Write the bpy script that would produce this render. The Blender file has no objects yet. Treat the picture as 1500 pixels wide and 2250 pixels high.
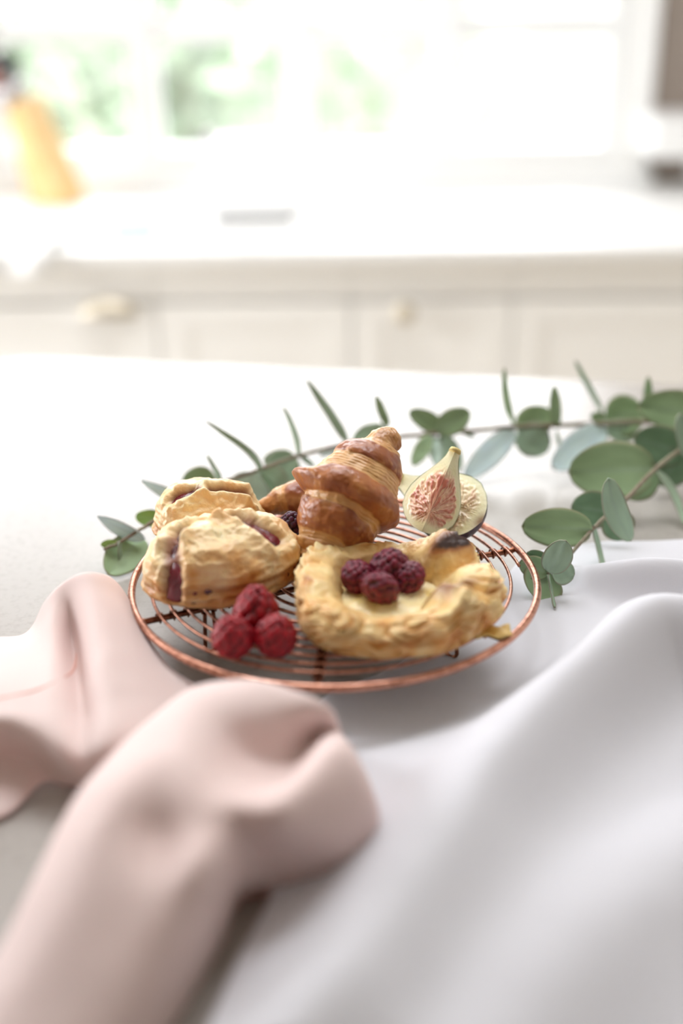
import bpy, bmesh, math
import numpy as np
from mathutils import Vector, Matrix

# ------------------------------------------------------------------ camera
F = 2600.0; PITCH = math.radians(24.5); ROLL = 0.0115; H = 0.3594
scene = bpy.context.scene
COL = scene.collection
cd = bpy.data.cameras.new('camera')
cam = bpy.data.objects.new('camera', cd)
COL.objects.link(cam)
cd.sensor_fit = 'VERTICAL'; cd.sensor_height = 36.0; cd.sensor_width = 24.0
cd.lens = F / 2250 * 36.0
cam.matrix_world = (Matrix.Translation((0, 0, H)) @ Matrix.Rotation(math.pi / 2 - PITCH, 4, 'X')
                    @ Matrix.Rotation(-ROLL, 4, 'Z'))
cd.clip_start = 0.02; cd.clip_end = 100
cd.dof.use_dof = True
cd.dof.focus_distance = 0.715
cd.dof.aperture_fstop = 1.9
scene.camera = cam

# ------------------------------------------------------------------ light
world = bpy.data.worlds.new('bright overcast sky'); scene.world = world
world.use_nodes = True
bg = world.node_tree.nodes['Background']
bg.inputs['Color'].default_value = (0.95, 0.965, 1.0, 1)
bg.inputs['Strength'].default_value = 8.0
scene.view_settings.view_transform = 'Standard'
scene.view_settings.look = 'None'
scene.view_settings.gamma = 1.0
scene.view_settings.use_curve_mapping = False
scene.view_settings.exposure = 0.38
scene.cycles.use_denoising = True
scene.cycles.max_bounces = 10
scene.cycles.diffuse_bounces = 6
scene.cycles.transparent_max_bounces = 12
scene.cycles.sample_clamp_indirect = 12
scene.cycles.caustics_reflective = False
scene.cycles.caustics_refractive = False

def portal(name, loc, rot, sx, sy):
    l = bpy.data.lights.new(name, 'AREA'); l.shape = 'RECTANGLE'; l.size = sx; l.size_y = sy
    l.cycles.is_portal = True
    o = bpy.data.objects.new(name, l); COL.objects.link(o)
    o.location = loc; o.rotation_euler = rot
    return o

# ------------------------------------------------------------------ helpers
CP, SP = math.cos(PITCH), math.sin(PITCH)
CAM = np.array([0, 0, H])
def ray(px, py):
    a = (px - 750) / F; b = (1125 - py) / F
    c, s = math.cos(ROLL), math.sin(ROLL)
    u = a * c + b * s; w = -a * s + b * c
    return np.array([u, CP + w * SP, w * CP - SP])
def pz(px, py, z):            # the point at height z seen in that direction
    r = ray(px, py); return CAM + r * ((z - H) / r[2])
def pd(px, py, y):            # the point at distance y seen in that direction
    r = ray(px, py); return CAM + r * (y / r[1])
VIEW = np.array([0, CP, -SP]); UPV = np.array([0, SP, CP]); RT = np.array([1.0, 0, 0])

_rng = np.random.RandomState(7)
_G = _rng.normal(size=(256, 3)); _G /= np.linalg.norm(_G, axis=1)[:, None]
_PM = _rng.permutation(256)
def noise(p, scale=1.0, seed=0):
    p = np.asarray(p, float) * scale + seed * 17.31
    i = np.floor(p).astype(int); f = p - i
    u = f * f * f * (f * (f * 6 - 15) + 10)
    out = 0
    for dx in (0, 1):
        for dy in (0, 1):
            for dz in (0, 1):
                h = _PM[(_PM[(_PM[(i[..., 0] + dx) & 255] + i[..., 1] + dy) & 255] + i[..., 2] + dz) & 255]
                g = _G[h]
                d = g[..., 0] * (f[..., 0] - dx) + g[..., 1] * (f[..., 1] - dy) + g[..., 2] * (f[..., 2] - dz)
                w = (u[..., 0] if dx else 1 - u[..., 0]) * (u[..., 1] if dy else 1 - u[..., 1]) * (u[..., 2] if dz else 1 - u[..., 2])
                out = out + d * w
    return out * 1.6
def fbm(p, scale=1.0, octv=4, seed=0, gain=0.5):
    s = 0; a = 1.0
    for k in range(octv):
        s = s + a * noise(p, scale * 2 ** k, seed + k * 3.7); a *= gain
    return s
def sm(a, b, x):
    t = np.clip((x - a) / (b - a), 0, 1); return t * t * (3 - 2 * t)
def mix(c1, c2, t):
    t = np.asarray(t)[..., None]
    return np.asarray(c1, float) * (1 - t) + np.asarray(c2, float) * t
def srgb(r, g, b):
    f = lambda c: (c / 12.92) if c <= 0.04045 else ((c + 0.055) / 1.055) ** 2.4
    return np.array([f(r / 255), f(g / 255), f(b / 255)])

def mesh(name, V, faces, material, parent=None, base=None, col=None, smooth=True, recalc=True, solid=0):
    V = np.asarray(V, float).reshape(-1, 3)
    me = bpy.data.meshes.new(name)
    if base is None and parent is None:
        base = (V[:, 0].mean(), V[:, 1].mean(), V[:, 2].min())
    off = np.array(base if base is not None else (0, 0, 0), float)
    if parent is not None: off = np.array(parent_world(parent))
    if isinstance(faces, np.ndarray): faces = faces.tolist()
    me.from_pydata((V - off).tolist(), [], faces)
    if col is not None:
        c = np.ones((len(V), 4)); c[:, :3] = np.clip(np.asarray(col).reshape(-1, 3), 0, 1)
        at = me.color_attributes.new('Col', 'FLOAT_COLOR', 'POINT')
        at.data.foreach_set('color', c.ravel())
    if recalc:
        bm = bmesh.new(); bm.from_mesh(me); bmesh.ops.recalc_face_normals(bm, faces=bm.faces); bm.to_mesh(me); bm.free()
    if smooth: me.polygons.foreach_set('use_smooth', [True] * len(me.polygons))
    me.materials.append(material)
    o = bpy.data.objects.new(name, me); COL.objects.link(o)
    if parent is not None: o.parent = parent
    else: o.location = off
    if solid:
        m = o.modifiers.new('thickness', 'SOLIDIFY'); m.thickness = solid; m.offset = -1
    return o
def parent_world(p):
    w = np.array(p.location)
    q = p.parent
    while q is not None:
        w = w + np.array(q.location); q = q.parent
    return w
def thing(name, label, cat, loc, group=None):
    o = bpy.data.objects.new(name, None); COL.objects.link(o)
    o.empty_display_size = 0.02; o.location = loc
    return tag(o, label, cat, group)
def tag(o, label=None, cat=None, group=None):
    if label: o['label'] = label
    if cat: o['category'] = cat
    if group: o['group'] = group
    return o
def struct(o): o['kind'] = 'structure'; return o

def grid_faces(n, m, wrap_m=False, wrap_n=False):
    i = np.arange(n if wrap_n else n - 1)[:, None]; j = np.arange(m if wrap_m else m - 1)[None, :]
    i2 = (i + 1) % n; j2 = (j + 1) % m
    a = i * m + j; b = i * m + j2; c = i2 * m + j2; d = i2 * m + j
    return np.stack(np.broadcast_arrays(a, b, c, d), -1).reshape(-1, 4)

def catmull(P, k, axis=0):
    P = np.moveaxis(np.asarray(P, float), axis, 0)
    n = len(P)
    ext = np.concatenate([2 * P[:1] - P[1:2], P, 2 * P[-1:] - P[-2:-1]])
    t = np.linspace(0, n - 1, (n - 1) * k + 1); i = np.minimum(t.astype(int), n - 2); f = (t - i).reshape(-1, *([1] * (P.ndim - 1)))
    p0, p1, p2, p3 = ext[i], ext[i + 1], ext[i + 2], ext[i + 3]
    out = 0.5 * (2 * p1 + (p2 - p0) * f + (2 * p0 - 5 * p1 + 4 * p2 - p3) * f ** 2 + (3 * p1 - p0 - 3 * p2 + p3) * f ** 3)
    return np.moveaxis(out, 0, axis)
def smooth_grid(Z, it):
    for _ in range(it):
        A = np.pad(Z, ((1, 1), (1, 1), (0, 0)), mode='edge')
        S = (A[:-2, 1:-1] + A[2:, 1:-1] + A[1:-1, :-2] + A[1:-1, 2:]) / 4
        N = Z * 0.4 + S * 0.6
        N[0], N[-1], N[:, 0], N[:, -1] = Z[0], Z[-1], Z[:, 0], Z[:, -1]
        Z = N
    return Z

def tube(pts, rad, n=10, closed=False, cap=True):
    pts = np.asarray(pts, float); N = len(pts)
    rad = np.broadcast_to(np.asarray(rad, float), (N,))
    T = np.roll(pts, -1, 0) - np.roll(pts, 1, 0)
    if not closed: T[0] = pts[1] - pts[0]; T[-1] = pts[-1] - pts[-2]
    T /= np.linalg.norm(T, axis=1)[:, None] + 1e-12
    ref = np.array([0, 0, 1.0]) if abs(T[0][2]) < 0.9 else np.array([1.0, 0, 0])
    Ns = []; nrm = np.cross(T[0], ref); nrm /= np.linalg.norm(nrm)
    for i in range(N):
        nrm = nrm - T[i] * (nrm @ T[i]); nrm /= np.linalg.norm(nrm); Ns.append(nrm)
    Ns = np.array(Ns); B = np.cross(T, Ns)
    a = np.arange(n) * 2 * math.pi / n
    V = pts[:, None] + rad[:, None, None] * (np.cos(a)[None, :, None] * Ns[:, None] + np.sin(a)[None, :, None] * B[:, None])
    fc = grid_faces(N, n, True, closed).tolist()
    if cap and not closed: fc += [list(range(n))[::-1], [(N - 1) * n + k for k in range(n)]]
    return V.reshape(-1, 3), fc
def join(parts):
    V = []; fc = []; o = 0
    for v, f in parts:
        V.append(np.asarray(v).reshape(-1, 3)); fc += [[i + o for i in q] for q in (f.tolist() if isinstance(f, np.ndarray) else f)]; o += len(V[-1])
    return np.concatenate(V), fc

def box(name, lo, hi, material, parent=None, bevel=0.0, rotz=0, pivot=None, segs=2):
    lo = np.array(lo, float); hi = np.array(hi, float); c = (lo + hi) / 2; d = hi - lo
    bm = bmesh.new(); bmesh.ops.create_cube(bm, size=1)
    for v in bm.verts: v.co = Vector(v.co) * 1.0; v.co.x *= d[0]; v.co.y *= d[1]; v.co.z *= d[2]
    if bevel:
        bmesh.ops.bevel(bm, geom=bm.edges[:], offset=min(bevel, d.min() * 0.49), segments=segs, affect='EDGES', profile=0.5)
    bm.verts.ensure_lookup_table()
    V = np.array([v.co[:] for v in bm.verts]) + c
    fc = [[v.index for v in f.verts] for f in bm.faces]; bm.free()
    if rotz:
        p = np.array(pivot if pivot is not None else c); q = V - p
        cz, sz = math.cos(rotz), math.sin(rotz)
        V = p + np.stack([q[:, 0] * cz - q[:, 1] * sz, q[:, 0] * sz + q[:, 1] * cz, q[:, 2]], 1)
    return mesh(name, V, fc, material, parent, smooth=False)

# ------------------------------------------------------------------ materials
def mat(name, color=None, rough=0.5, attr=False, bump=None, sss=0.0, sss_r=(1, .4, .2), sss_scale=0.004, sheen=0.0,
        coat=0.0, coat_rough=0.15, metal=0.0, spec=0.5, transl=0.0, transl_col=None, var=None, weave=None, rough_var=None):
    m = bpy.data.materials.new(name); m.use_nodes = True
    nt = m.node_tree; N = nt.nodes; L = nt.links
    b = N['Principled BSDF']; out = N['Material Output']
    src = None
    if attr:
        a = N.new('ShaderNodeAttribute'); a.attribute_name = 'Col'; src = a.outputs['Color']
    else:
        r = N.new('ShaderNodeRGB'); r.outputs[0].default_value = (*color, 1); src = r.outputs[0]
    tc = N.new('ShaderNodeTexCoord')
    if var:
        sc, c2, lo, hi = var
        nz = N.new('ShaderNodeTexNoise'); nz.inputs['Scale'].default_value = sc; nz.inputs['Detail'].default_value = 6
        L.new(tc.outputs['Object'], nz.inputs['Vector'])
        mr = N.new('ShaderNodeMapRange'); mr.inputs['From Min'].default_value = lo; mr.inputs['From Max'].default_value = hi
        L.new(nz.outputs['Fac'], mr.inputs['Value'])
        mx = N.new('ShaderNodeMix'); mx.data_type = 'RGBA'
        L.new(mr.outputs['Result'], mx.inputs['Factor']); L.new(src, mx.inputs['A']); mx.inputs['B'].default_value = (*c2, 1)
        src = mx.outputs['Result']
    L.new(src, b.inputs['Base Color'])
    b.inputs['Roughness'].default_value = rough
    if rough_var:
        sc, lo, hi = rough_var
        nz = N.new('ShaderNodeTexNoise'); nz.inputs['Scale'].default_value = sc; nz.inputs['Detail'].default_value = 4
        L.new(tc.outputs['Object'], nz.inputs['Vector'])
        mr = N.new('ShaderNodeMapRange'); mr.inputs['From Min'].default_value = .35; mr.inputs['From Max'].default_value = .65
        mr.inputs['To Min'].default_value = lo; mr.inputs['To Max'].default_value = hi
        L.new(nz.outputs['Fac'], mr.inputs['Value']); L.new(mr.outputs['Result'], b.inputs['Roughness'])
    b.inputs['Metallic'].default_value = metal
    b.inputs['Specular IOR Level'].default_value = spec
    b.inputs['Subsurface Weight'].default_value = sss
    b.inputs['Subsurface Radius'].default_value = sss_r
    b.inputs['Subsurface Scale'].default_value = sss_scale
    b.inputs['Sheen Weight'].default_value = sheen
    b.inputs['Coat Weight'].default_value = coat
    b.inputs['Coat Roughness'].default_value = coat_rough
    h = None
    if weave:
        w1 = N.new('ShaderNodeTexWave'); w1.bands_direction = 'X'; w2 = N.new('ShaderNodeTexWave'); w2.bands_direction = 'Y'
        for w in (w1, w2):
            w.inputs['Scale'].default_value = weave; w.inputs['Distortion'].default_value = 1.5; w.inputs['Detail'].default_value = 2
            L.new(tc.outputs['Object'], w.inputs['Vector'])
        ad = N.new('ShaderNodeMath'); ad.operation = 'ADD'
        L.new(w1.outputs['Fac'], ad.inputs[0]); L.new(w2.outputs['Fac'], ad.inputs[1]); h = ad.outputs[0]
        bp = N.new('ShaderNodeBump'); bp.inputs['Strength'].default_value = 0.12; bp.inputs['Distance'].default_value = 0.0005
        L.new(h, bp.inputs['Height']); L.new(bp.outputs['Normal'], b.inputs['Normal'])
    if bump:
        sc, st, dist = bump
        nz = N.new('ShaderNodeTexNoise'); nz.inputs['Scale'].default_value = sc; nz.inputs['Detail'].default_value = 8
        L.new(tc.outputs['Object'], nz.inputs['Vector'])
        bp = N.new('ShaderNodeBump'); bp.inputs['Strength'].default_value = st; bp.inputs['Distance'].default_value = dist
        L.new(nz.outputs['Fac'], bp.inputs['Height']); L.new(bp.outputs['Normal'], b.inputs['Normal'])
    if transl:
        t = N.new('ShaderNodeBsdfTranslucent'); ms = N.new('ShaderNodeMixShader'); ms.inputs[0].default_value = transl
        if transl_col is not None: t.inputs['Color'].default_value = (*transl_col, 1)
        else: L.new(src, t.inputs['Color'])
        L.new(b.outputs[0], ms.inputs[1]); L.new(t.outputs[0], ms.inputs[2]); L.new(ms.outputs[0], out.inputs['Surface'])
    return m

M = {}
M['plaster'] = mat('white plaster', srgb(236, 233, 228), .85, bump=(60, .1, .002))
M['taupe'] = mat('taupe wall paint', srgb(150, 138, 128), .8, bump=(60, .1, .002))
M['floor'] = mat('pale oak floor', srgb(226, 217, 202), .5, var=(6, srgb(214, 202, 184), .4, .7))
M['white_gloss'] = mat('white window paint', srgb(243, 243, 241), .35)
M['cream_paint'] = mat('cream cabinet paint', srgb(245, 242, 236), .45, bump=(90, .05, .001))
M['quartz'] = mat('white stone top', srgb(166, 160, 153), .33, var=(220, srgb(154, 147, 139), .5, .75), spec=.5)
M['worktop'] = mat('white worktop', srgb(240, 239, 236), .5)
M['brass'] = mat('aged brass', srgb(206, 196, 176), .4, metal=.5)
M['glass'] = None
M['wood_block'] = mat('honey coloured wood', srgb(240, 204, 146), .5, var=(25, srgb(230, 188, 122), .4, .7))
M['black'] = mat('black handle plastic', srgb(22, 26, 24), .4)
M['steel'] = mat('brushed steel', srgb(205, 200, 200), .25, metal=1)
M['redbrown'] = mat('red brown handle', srgb(150, 62, 44), .45)
M['enamel'] = mat('white enamel', srgb(244, 244, 243), .25, coat=.4)
M['sponge'] = mat('pale blue sponge', srgb(216, 230, 238), .9, bump=(300, .5, .002))
M['white_linen'] = mat('white linen', srgb(229, 228, 233), .9, weave=900, sheen=.15, transl=.12)
M['towel'] = mat('white towelling', srgb(240, 239, 236), .95, bump=(400, .4, .002), sheen=.2)
M['pink_linen'] = mat('blush pink linen', srgb(244, 227, 222), .9, weave=800, sheen=.12, transl=.2, transl_col=srgb(238, 150, 128), var=(7, srgb(241, 220, 214), .4, .7))
M['hem'] = mat('blush hem stitching', srgb(222, 176, 164), .9)
M['copper'] = mat('copper wire', srgb(204, 150, 128), .3, metal=1, var=(300, srgb(150, 98, 78), .45, .7), bump=(700, .35, .0004))
M['copper_dark'] = mat('darkened copper wire', srgb(150, 98, 74), .36, metal=1, var=(300, srgb(110, 66, 48), .45, .7), bump=(700, .4, .0004))
M['croissant'] = mat('glazed croissant crust', attr=True, rough=.36, coat=.25, coat_rough=.22, bump=(420, .35, .0012), sss=.08, sss_r=(1, .5, .2), sss_scale=.004)
M['pastry'] = mat('baked puff pastry', attr=True, rough=.42, coat=.18, coat_rough=.25, bump=(380, .45, .0014), sss=.15, sss_r=(1, .6, .25), sss_scale=.004)
M['jam'] = mat('raspberry jam', attr=True, rough=.14, coat=.6, coat_rough=.08, bump=(260, .6, .002), sss=.1, sss_r=(1, .1, .15), sss_scale=.003)
M['custard'] = mat('baked custard', attr=True, rough=.35, coat=.2, bump=(320, .4, .0014), sss=.2, sss_r=(1, .7, .3), sss_scale=.004)
M['raspberry'] = mat('raspberry skin', attr=True, rough=.45, sss=.15, sss_r=(1, .12, .12), sss_scale=.003, bump=(900, .25, .0006))
M['fig_flesh'] = mat('fig flesh', attr=True, rough=.3, coat=.35, coat_rough=.15, bump=(500, .3, .0008), sss=.25, sss_r=(1, .6, .4), sss_scale=.004)
M['fig_skin'] = mat('fig skin', attr=True, rough=.38, bump=(350, .25, .0008))
M['leaf'] = mat('eucalyptus leaf', attr=True, rough=.5, transl=.16, bump=(260, .2, .0008), spec=.4)
M['twig'] = mat('eucalyptus stem', srgb(142, 136, 112), .6, var=(160, srgb(116, 92, 78), .4, .7), bump=(500, .4, .0008))
M['lawn'] = mat('garden paving', srgb(128, 130, 118), .9, var=(3, srgb(96, 120, 80), .45, .6))
M['hedge'] = mat('garden foliage', srgb(152, 168, 144), .8, var=(9, srgb(172, 178, 164), .4, .65), transl=.3)
M['stone'] = mat('pale garden wall', srgb(146, 148, 142), .9, var=(3, srgb(130, 136, 126), .4, .65))
M['timber'] = mat('white painted timber', srgb(235, 235, 230), .6)
M['bark'] = mat('bark', srgb(110, 98, 84), .9)

g = bpy.data.materials.new('window glass'); g.use_nodes = True
gn = g.node_tree.nodes; gl = g.node_tree.links; gn.remove(gn['Principled BSDF'])
tr = gn.new('ShaderNodeBsdfTransparent'); gs = gn.new('ShaderNodeBsdfGlossy'); gs.inputs['Roughness'].default_value = 0.02
fr = gn.new('ShaderNodeFresnel'); fr.inputs['IOR'].default_value = 1.45; ms = gn.new('ShaderNodeMixShader')
gl.new(fr.outputs[0], ms.inputs[0]); gl.new(tr.outputs[0], ms.inputs[1]); gl.new(gs.outputs[0], ms.inputs[2])
gl.new(ms.outputs[0], gn['Material Output'].inputs['Surface'])
M['glass'] = g

# ================================================================== ROOM
FLOOR = -0.92; CEIL = 1.55
YB = 2.47                   # inner face of the window wall
XL, XR, YF = -1.9, 1.5, -1.6
WX0, WX1, WZ0, WZ1 = -1.02, 0.60, -0.005, 1.05
struct(box('floor', (XL - .15, YF - .15, FLOOR - .06), (XR + .15, YB + .15, FLOOR), M['floor']))
# window wall, built around the opening
bm_parts = []
def cuboid(lo, hi):
    x0, y0, z0 = lo; x1, y1, z1 = hi
    V = np.array([(x, y, z) for z in (z0, z1) for y in (y0, y1) for x in (x0, x1)])
    return V, [[0, 1, 3, 2], [4, 6, 7, 5], [0, 4, 5, 1], [2, 3, 7, 6], [0, 2, 6, 4], [1, 5, 7, 3]]
def wall_with_hole(name, axis, at, thick, lo, hi, h0, h1, material):
    # axis 'y': wall lies in xz; axis 'x': wall lies in yz.  lo/hi, h0/h1 are (along, z)
    P = []
    for (a0, z0), (a1, z1) in [((lo[0], lo[1]), (h0[0], hi[1])), ((h1[0], lo[1]), (hi[0], hi[1])),
                               ((h0[0], lo[1]), (h1[0], h0[1])), ((h0[0], h1[1]), (h1[0], hi[1]))]:
        if a1 - a0 < 1e-4 or z1 - z0 < 1e-4: continue
        if axis == 'y': P.append(cuboid((a0, at, z0), (a1, at + thick, z1)))
        else: P.append(cuboid((at, a0, z0), (at + thick, a1, z1)))
    V, fc = join(P)
    return struct(mesh(name, V, fc, material, smooth=False))
SK = (-.85, 1.0, .55, 1.8)      # unseen rooflight, added to brighten the table and worktop from above
P_ = [cuboid((XL - .15, YF - .15, CEIL), (SK[0], YB + .15, CEIL + .08)), cuboid((SK[2], YF - .15, CEIL), (XR + .15, YB + .15, CEIL + .08)),
      cuboid((SK[0], YF - .15, CEIL), (SK[2], SK[1], CEIL + .08)), cuboid((SK[0], SK[3], CEIL), (SK[2], YB + .15, CEIL + .08))]
struct(mesh('ceiling', *join(P_), M['plaster'], smooth=False))
w2 = thing('added_rooflight', None, None, (0, 1.35, CEIL)); struct(w2)
box('pane', (SK[0], SK[1], CEIL + .05), (SK[2], SK[3], CEIL + .054), M['glass'], w2)
box('glazing_bar', (-.1, SK[1], CEIL + .03), (-.05, SK[3], CEIL + .0495), M['white_gloss'], w2)
portal('added rooflight portal', ((SK[0] + SK[2]) / 2, (SK[1] + SK[3]) / 2, CEIL + .075), (0, 0, 0), SK[2] - SK[0], SK[3] - SK[1])
wall_with_hole('wall_back', 'y', YB, .14, (XL, FLOOR), (XR, CEIL), (WX0, WZ0), (WX1, WZ1), M['plaster'])
wall_with_hole('wall_left', 'x', XL - .14, .14, (YF, FLOOR), (YB + .14, CEIL), (.70, FLOOR + .02), (2.2, 1.25), M['plaster'])
struct(box('wall_right', (XR, YF, FLOOR), (XR + .14, YB + .14, CEIL), M['plaster']))
struct(box('wall_front', (XL, YF - .14, FLOOR), (XR, YF, CEIL), M['taupe']))
# painted return wall to the right of the window
struct(box('trim_1', (WX1 + .024, YB - .012, -.035), (XR, YB, CEIL), M['taupe']))

# window_1: frame, mullions, panes
win = thing('window_1', None, None, (0, YB + .05, WZ0)); struct(win)
fy0, fy1 = YB + .02, YB + .09
box('window_frame', (WX0, fy0, WZ0), (WX0 + .06, fy1, WZ1), M['white_gloss'], win, .004)
box('window_frame', (WX1 - .06, fy0, WZ0), (WX1, fy1, WZ1), M['white_gloss'], win, .004)
box('window_frame', (WX0 + .06, fy0, WZ0), (WX1 - .06, fy1, WZ0 + .04), M['white_gloss'], win, .004)
box('window_frame', (WX0 + .06, fy0, WZ1 - .06), (WX1 - .06, fy1, WZ1), M['white_gloss'], win, .004)
MXS = [-.70, -.385, -.078, .225]
for k, x in enumerate(MXS):
    box('mullion', (x - .030, fy0 + .005, WZ0 + .04), (x + .030, fy1 - .005, WZ1 - .06), M['white_gloss'], win, .004)
xs = [WX0 + .06] + [v for x in MXS for v in (x - .030, x + .030)] + [WX1 - .06]
for k in range(0, len(xs), 2):
    for z in (.26, .66):
        box('glazing_bar', (xs[k], fy0 + .012, z - .022), (xs[k + 1], fy1 - .012, z + .022), M['white_gloss'], win, .004)
    zs = [WZ0 + .04, .238, .282, .638, .682, WZ1 - .06]
    for q in (0, 2, 4):
        box('pane', (xs[k], YB + .053, zs[q]), (xs[k + 1], YB + .057, zs[q + 1]), M['glass'], win)
sill = struct(box('trim_2', (WX0 - .03, YB - .05, -.034), (WX1 + .03, YB + .02, -.006), M['white_gloss'], None, .004))
cas = thing('trim_3', None, None, (WX1 + .04, YB, 0)); struct(cas)
box('casing', (WX1, YB - .022, -.005), (WX1 + .023, YB, WZ1 + .08), M['white_gloss'], cas, .006)
box('casing', (WX0 - .085, YB - .022, -.005), (WX0, YB, WZ1 + .08), M['white_gloss'], cas, .006)
box('casing', (WX0, YB - .022, WZ1), (WX1, YB, WZ1 + .08), M['white_gloss'], cas, .006)
# glazed garden door in the left wall (outside the frame, where the side light comes from)
door = thing('door_1', None, None, (XL - .07, 1.45, FLOOR + .02)); struct(door)
for y0, y1 in ((.7, .77), (1.41, 1.48), (2.13, 2.2)):
    box('door_frame', (XL - .1, y0, FLOOR + .02), (XL - .04, y1, 1.25), M['white_gloss'], door, .004)
for y0, y1 in ((.77, 1.41), (1.48, 2.13)):
    box('pane', (XL - .072, y0, FLOOR + .02), (XL - .068, y1, 1.25), M['glass'], door)
portal('window portal', (0.5 * (WX0 + WX1), YB + .12, .5 * (WZ0 + WZ1)), (-math.pi / 2, 0, 0), WX1 - WX0, WZ1 - WZ0)
portal('door portal', (XL - .12, 1.45, .165), (0, -math.pi / 2, 0), 2.15, 1.5)

# ------------------------------------------------------------------ garden outside
struct(box('trim_4', (-9, YB + .16, FLOOR - .3), (9, 14, FLOOR - .1), M['lawn']))
gw = thing('garden_wall', 'pale stone garden wall far behind the window panes', 'wall', (0, 7.2, FLOOR - .1))
box('wall_slab', (-6, 7.1, FLOOR - .1), (6, 7.4, 1.0), M['stone'], gw, .02)
box('coping', (-6, 7.05, 1.0), (6, 7.45, 1.08), M['stone'], gw, .02)
def shrub(x, y, z0, rx, rz, seed, label):
    t = thing('garden_shrub', label, 'shrub', (x, y, z0), 'shrubs outside the window')
    rs = np.random.RandomState(seed)
    n = 420
    d = rs.normal(size=(n, 3)); d /= np.linalg.norm(d, axis=1)[:, None]
    r = rs.uniform(.55, 1, n) ** .6
    c = np.array([x, y, z0 + rz * 1.15]) + d * r[:, None] * np.array([rx, rx, rz])
    a = rs.normal(size=(n, 3)); a /= np.linalg.norm(a, axis=1)[:, None]
    b = np.cross(a, rs.normal(size=(n, 3))); b /= np.linalg.norm(b, axis=1)[:, None]
    s = rs.uniform(.07, .13, n)[:, None]
    V = np.stack([c - a * s, c + b * s * .5, c + a * s, c - b * s * .5], 1).reshape(-1, 3)
    o = mesh('foliage', V, np.arange(4 * n).reshape(-1, 4), M['hedge'], t, smooth=False, recalc=False); o['kind'] = 'stuff'
    st, sf = tube([(x, y, z0), (x + .02, y, z0 + rz * .6), (x, y, z0 + rz * 1.3)], [.05, .04, .02], 8)
    mesh('trunk', st, sf, M['bark'], t)
shrub(-1.25, 5.0, FLOOR - .1, .38, .62, 1, 'pale green shrub outside behind the left window pane')
shrub(0.12, 5.4, FLOOR - .1, .62, .75, 2, 'widest green shrub outside behind the middle of the window')
shrub(-.80, 6.6, FLOOR - .1, .42, .72, 3, 'rounded grey green shrub outside left of the widest shrub')
tp = thing('leaning_post', 'white timber post leaning diagonally outside the right window pane', 'post', (.82, 4.2, FLOOR - .1))
v, f = tube([(.98, 4.4, FLOOR - .1), (.40, 4.55, .75)], [.05, .05], 4)
mesh('post', v, f, M['timber'], tp, smooth=False)
v, f = tube([(.395, 4.551, .745), (.375, 4.556, .775)], [.058, .058], 4)
mesh('post_cap', v, f, M['timber'], tp, smooth=False)

# ------------------------------------------------------------------ counter run under the window
YC = 1.86; ZC = -.036
ct = tag(box('worktop', (XL + .01, YC, ZC - .02), (XR - .01, YB - .002, ZC), M['worktop'], None, .003), 'long white worktop along the wall under the window', 'worktop')
edges = [-1.45, -.87, -.296, .019, .281, .86, 1.44]
labs = ['cream base cabinet at the far left end below the worktop',
        'cream base cabinet with a brass cup pull, below the left part of the worktop',
        'narrow cream panel cabinet without a knob between the cup pull and round knob cabinets',
        'narrow cream cabinet with one round brass knob in the middle of the run',
        'wide cream base cabinet right of the round knob cabinet',
        'cream base cabinet at the far right end of the counter run']
for k in range(6):
    x0, x1 = edges[k] + .0005, edges[k + 1] - .0005
    c = thing('base_cabinet', labs[k], 'cabinet', ((x0 + x1) / 2, YC + .3, FLOOR), 'cream base cabinets under the worktop')
    box('body', (x0, YC + .045, FLOOR + .09), (x1, YB - .01, ZC - .021), M['cream_paint'], c)
    box('plinth', (x0, YC + .08, FLOOR), (x1, YC + .1, FLOOR + .09), M['cream_paint'], c)
    box('top_rail', (x0, YC + .025, ZC - .085), (x1, YC + .044, ZC - .0205), M['cream_paint'], c, .002)
    d = box('door', (x0 + .001, YC + .022, FLOOR + .1), (x1 - .001, YC + .044, ZC - .09), M['cream_paint'], c, .003)
    # raised stiles of the shaker door
    for lo, hi in (((x0 + .001, FLOOR + .1), (x0 + .05, ZC - .09)), ((x1 - .05, FLOOR + .1), (x1 - .001, ZC - .09)), ((x0 + .05, ZC - .13), (x1 - .05, ZC - .09))):
        box('stile', (lo[0], YC + .0195, lo[1]), (hi[0], YC + .0219, hi[1]), M['cream_paint'], d, .002)
    if k in (3, 4):
        kx = .104 if k == 3 else .80
        p = pd(888, 685, YC); kz = p[2]
        prof = [(0, .006), (.012, .006), (.016, .016), (.024, .018), (.03, .013), (.032, .002)]
        th = np.linspace(0, 2 * math.pi, 16, endpoint=False)
        V = np.array([[(kx + r * math.cos(t), YC + .014 - h, kz + r * math.sin(t)) for t in th] for h, r in prof])
        mesh('knob', V, grid_faces(len(prof), 16, True), M['brass'], d)
    if k == 1:
        p = pd(235, 680, YC); kx, kz = p[0], p[2]
        th = np.linspace(0, math.pi, 13); ph = np.linspace(0, math.pi / 2, 7)
        V = np.array([[(kx + .047 * math.cos(a), YC + .014 - .024 * math.sin(b) * math.sin(a), kz - .012 + .028 * math.sin(a) * math.cos(b)) for a in th] for b in ph])
        mesh('cup_pull', V, grid_faces(7, 13), M['brass'], d, solid=.002)

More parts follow.
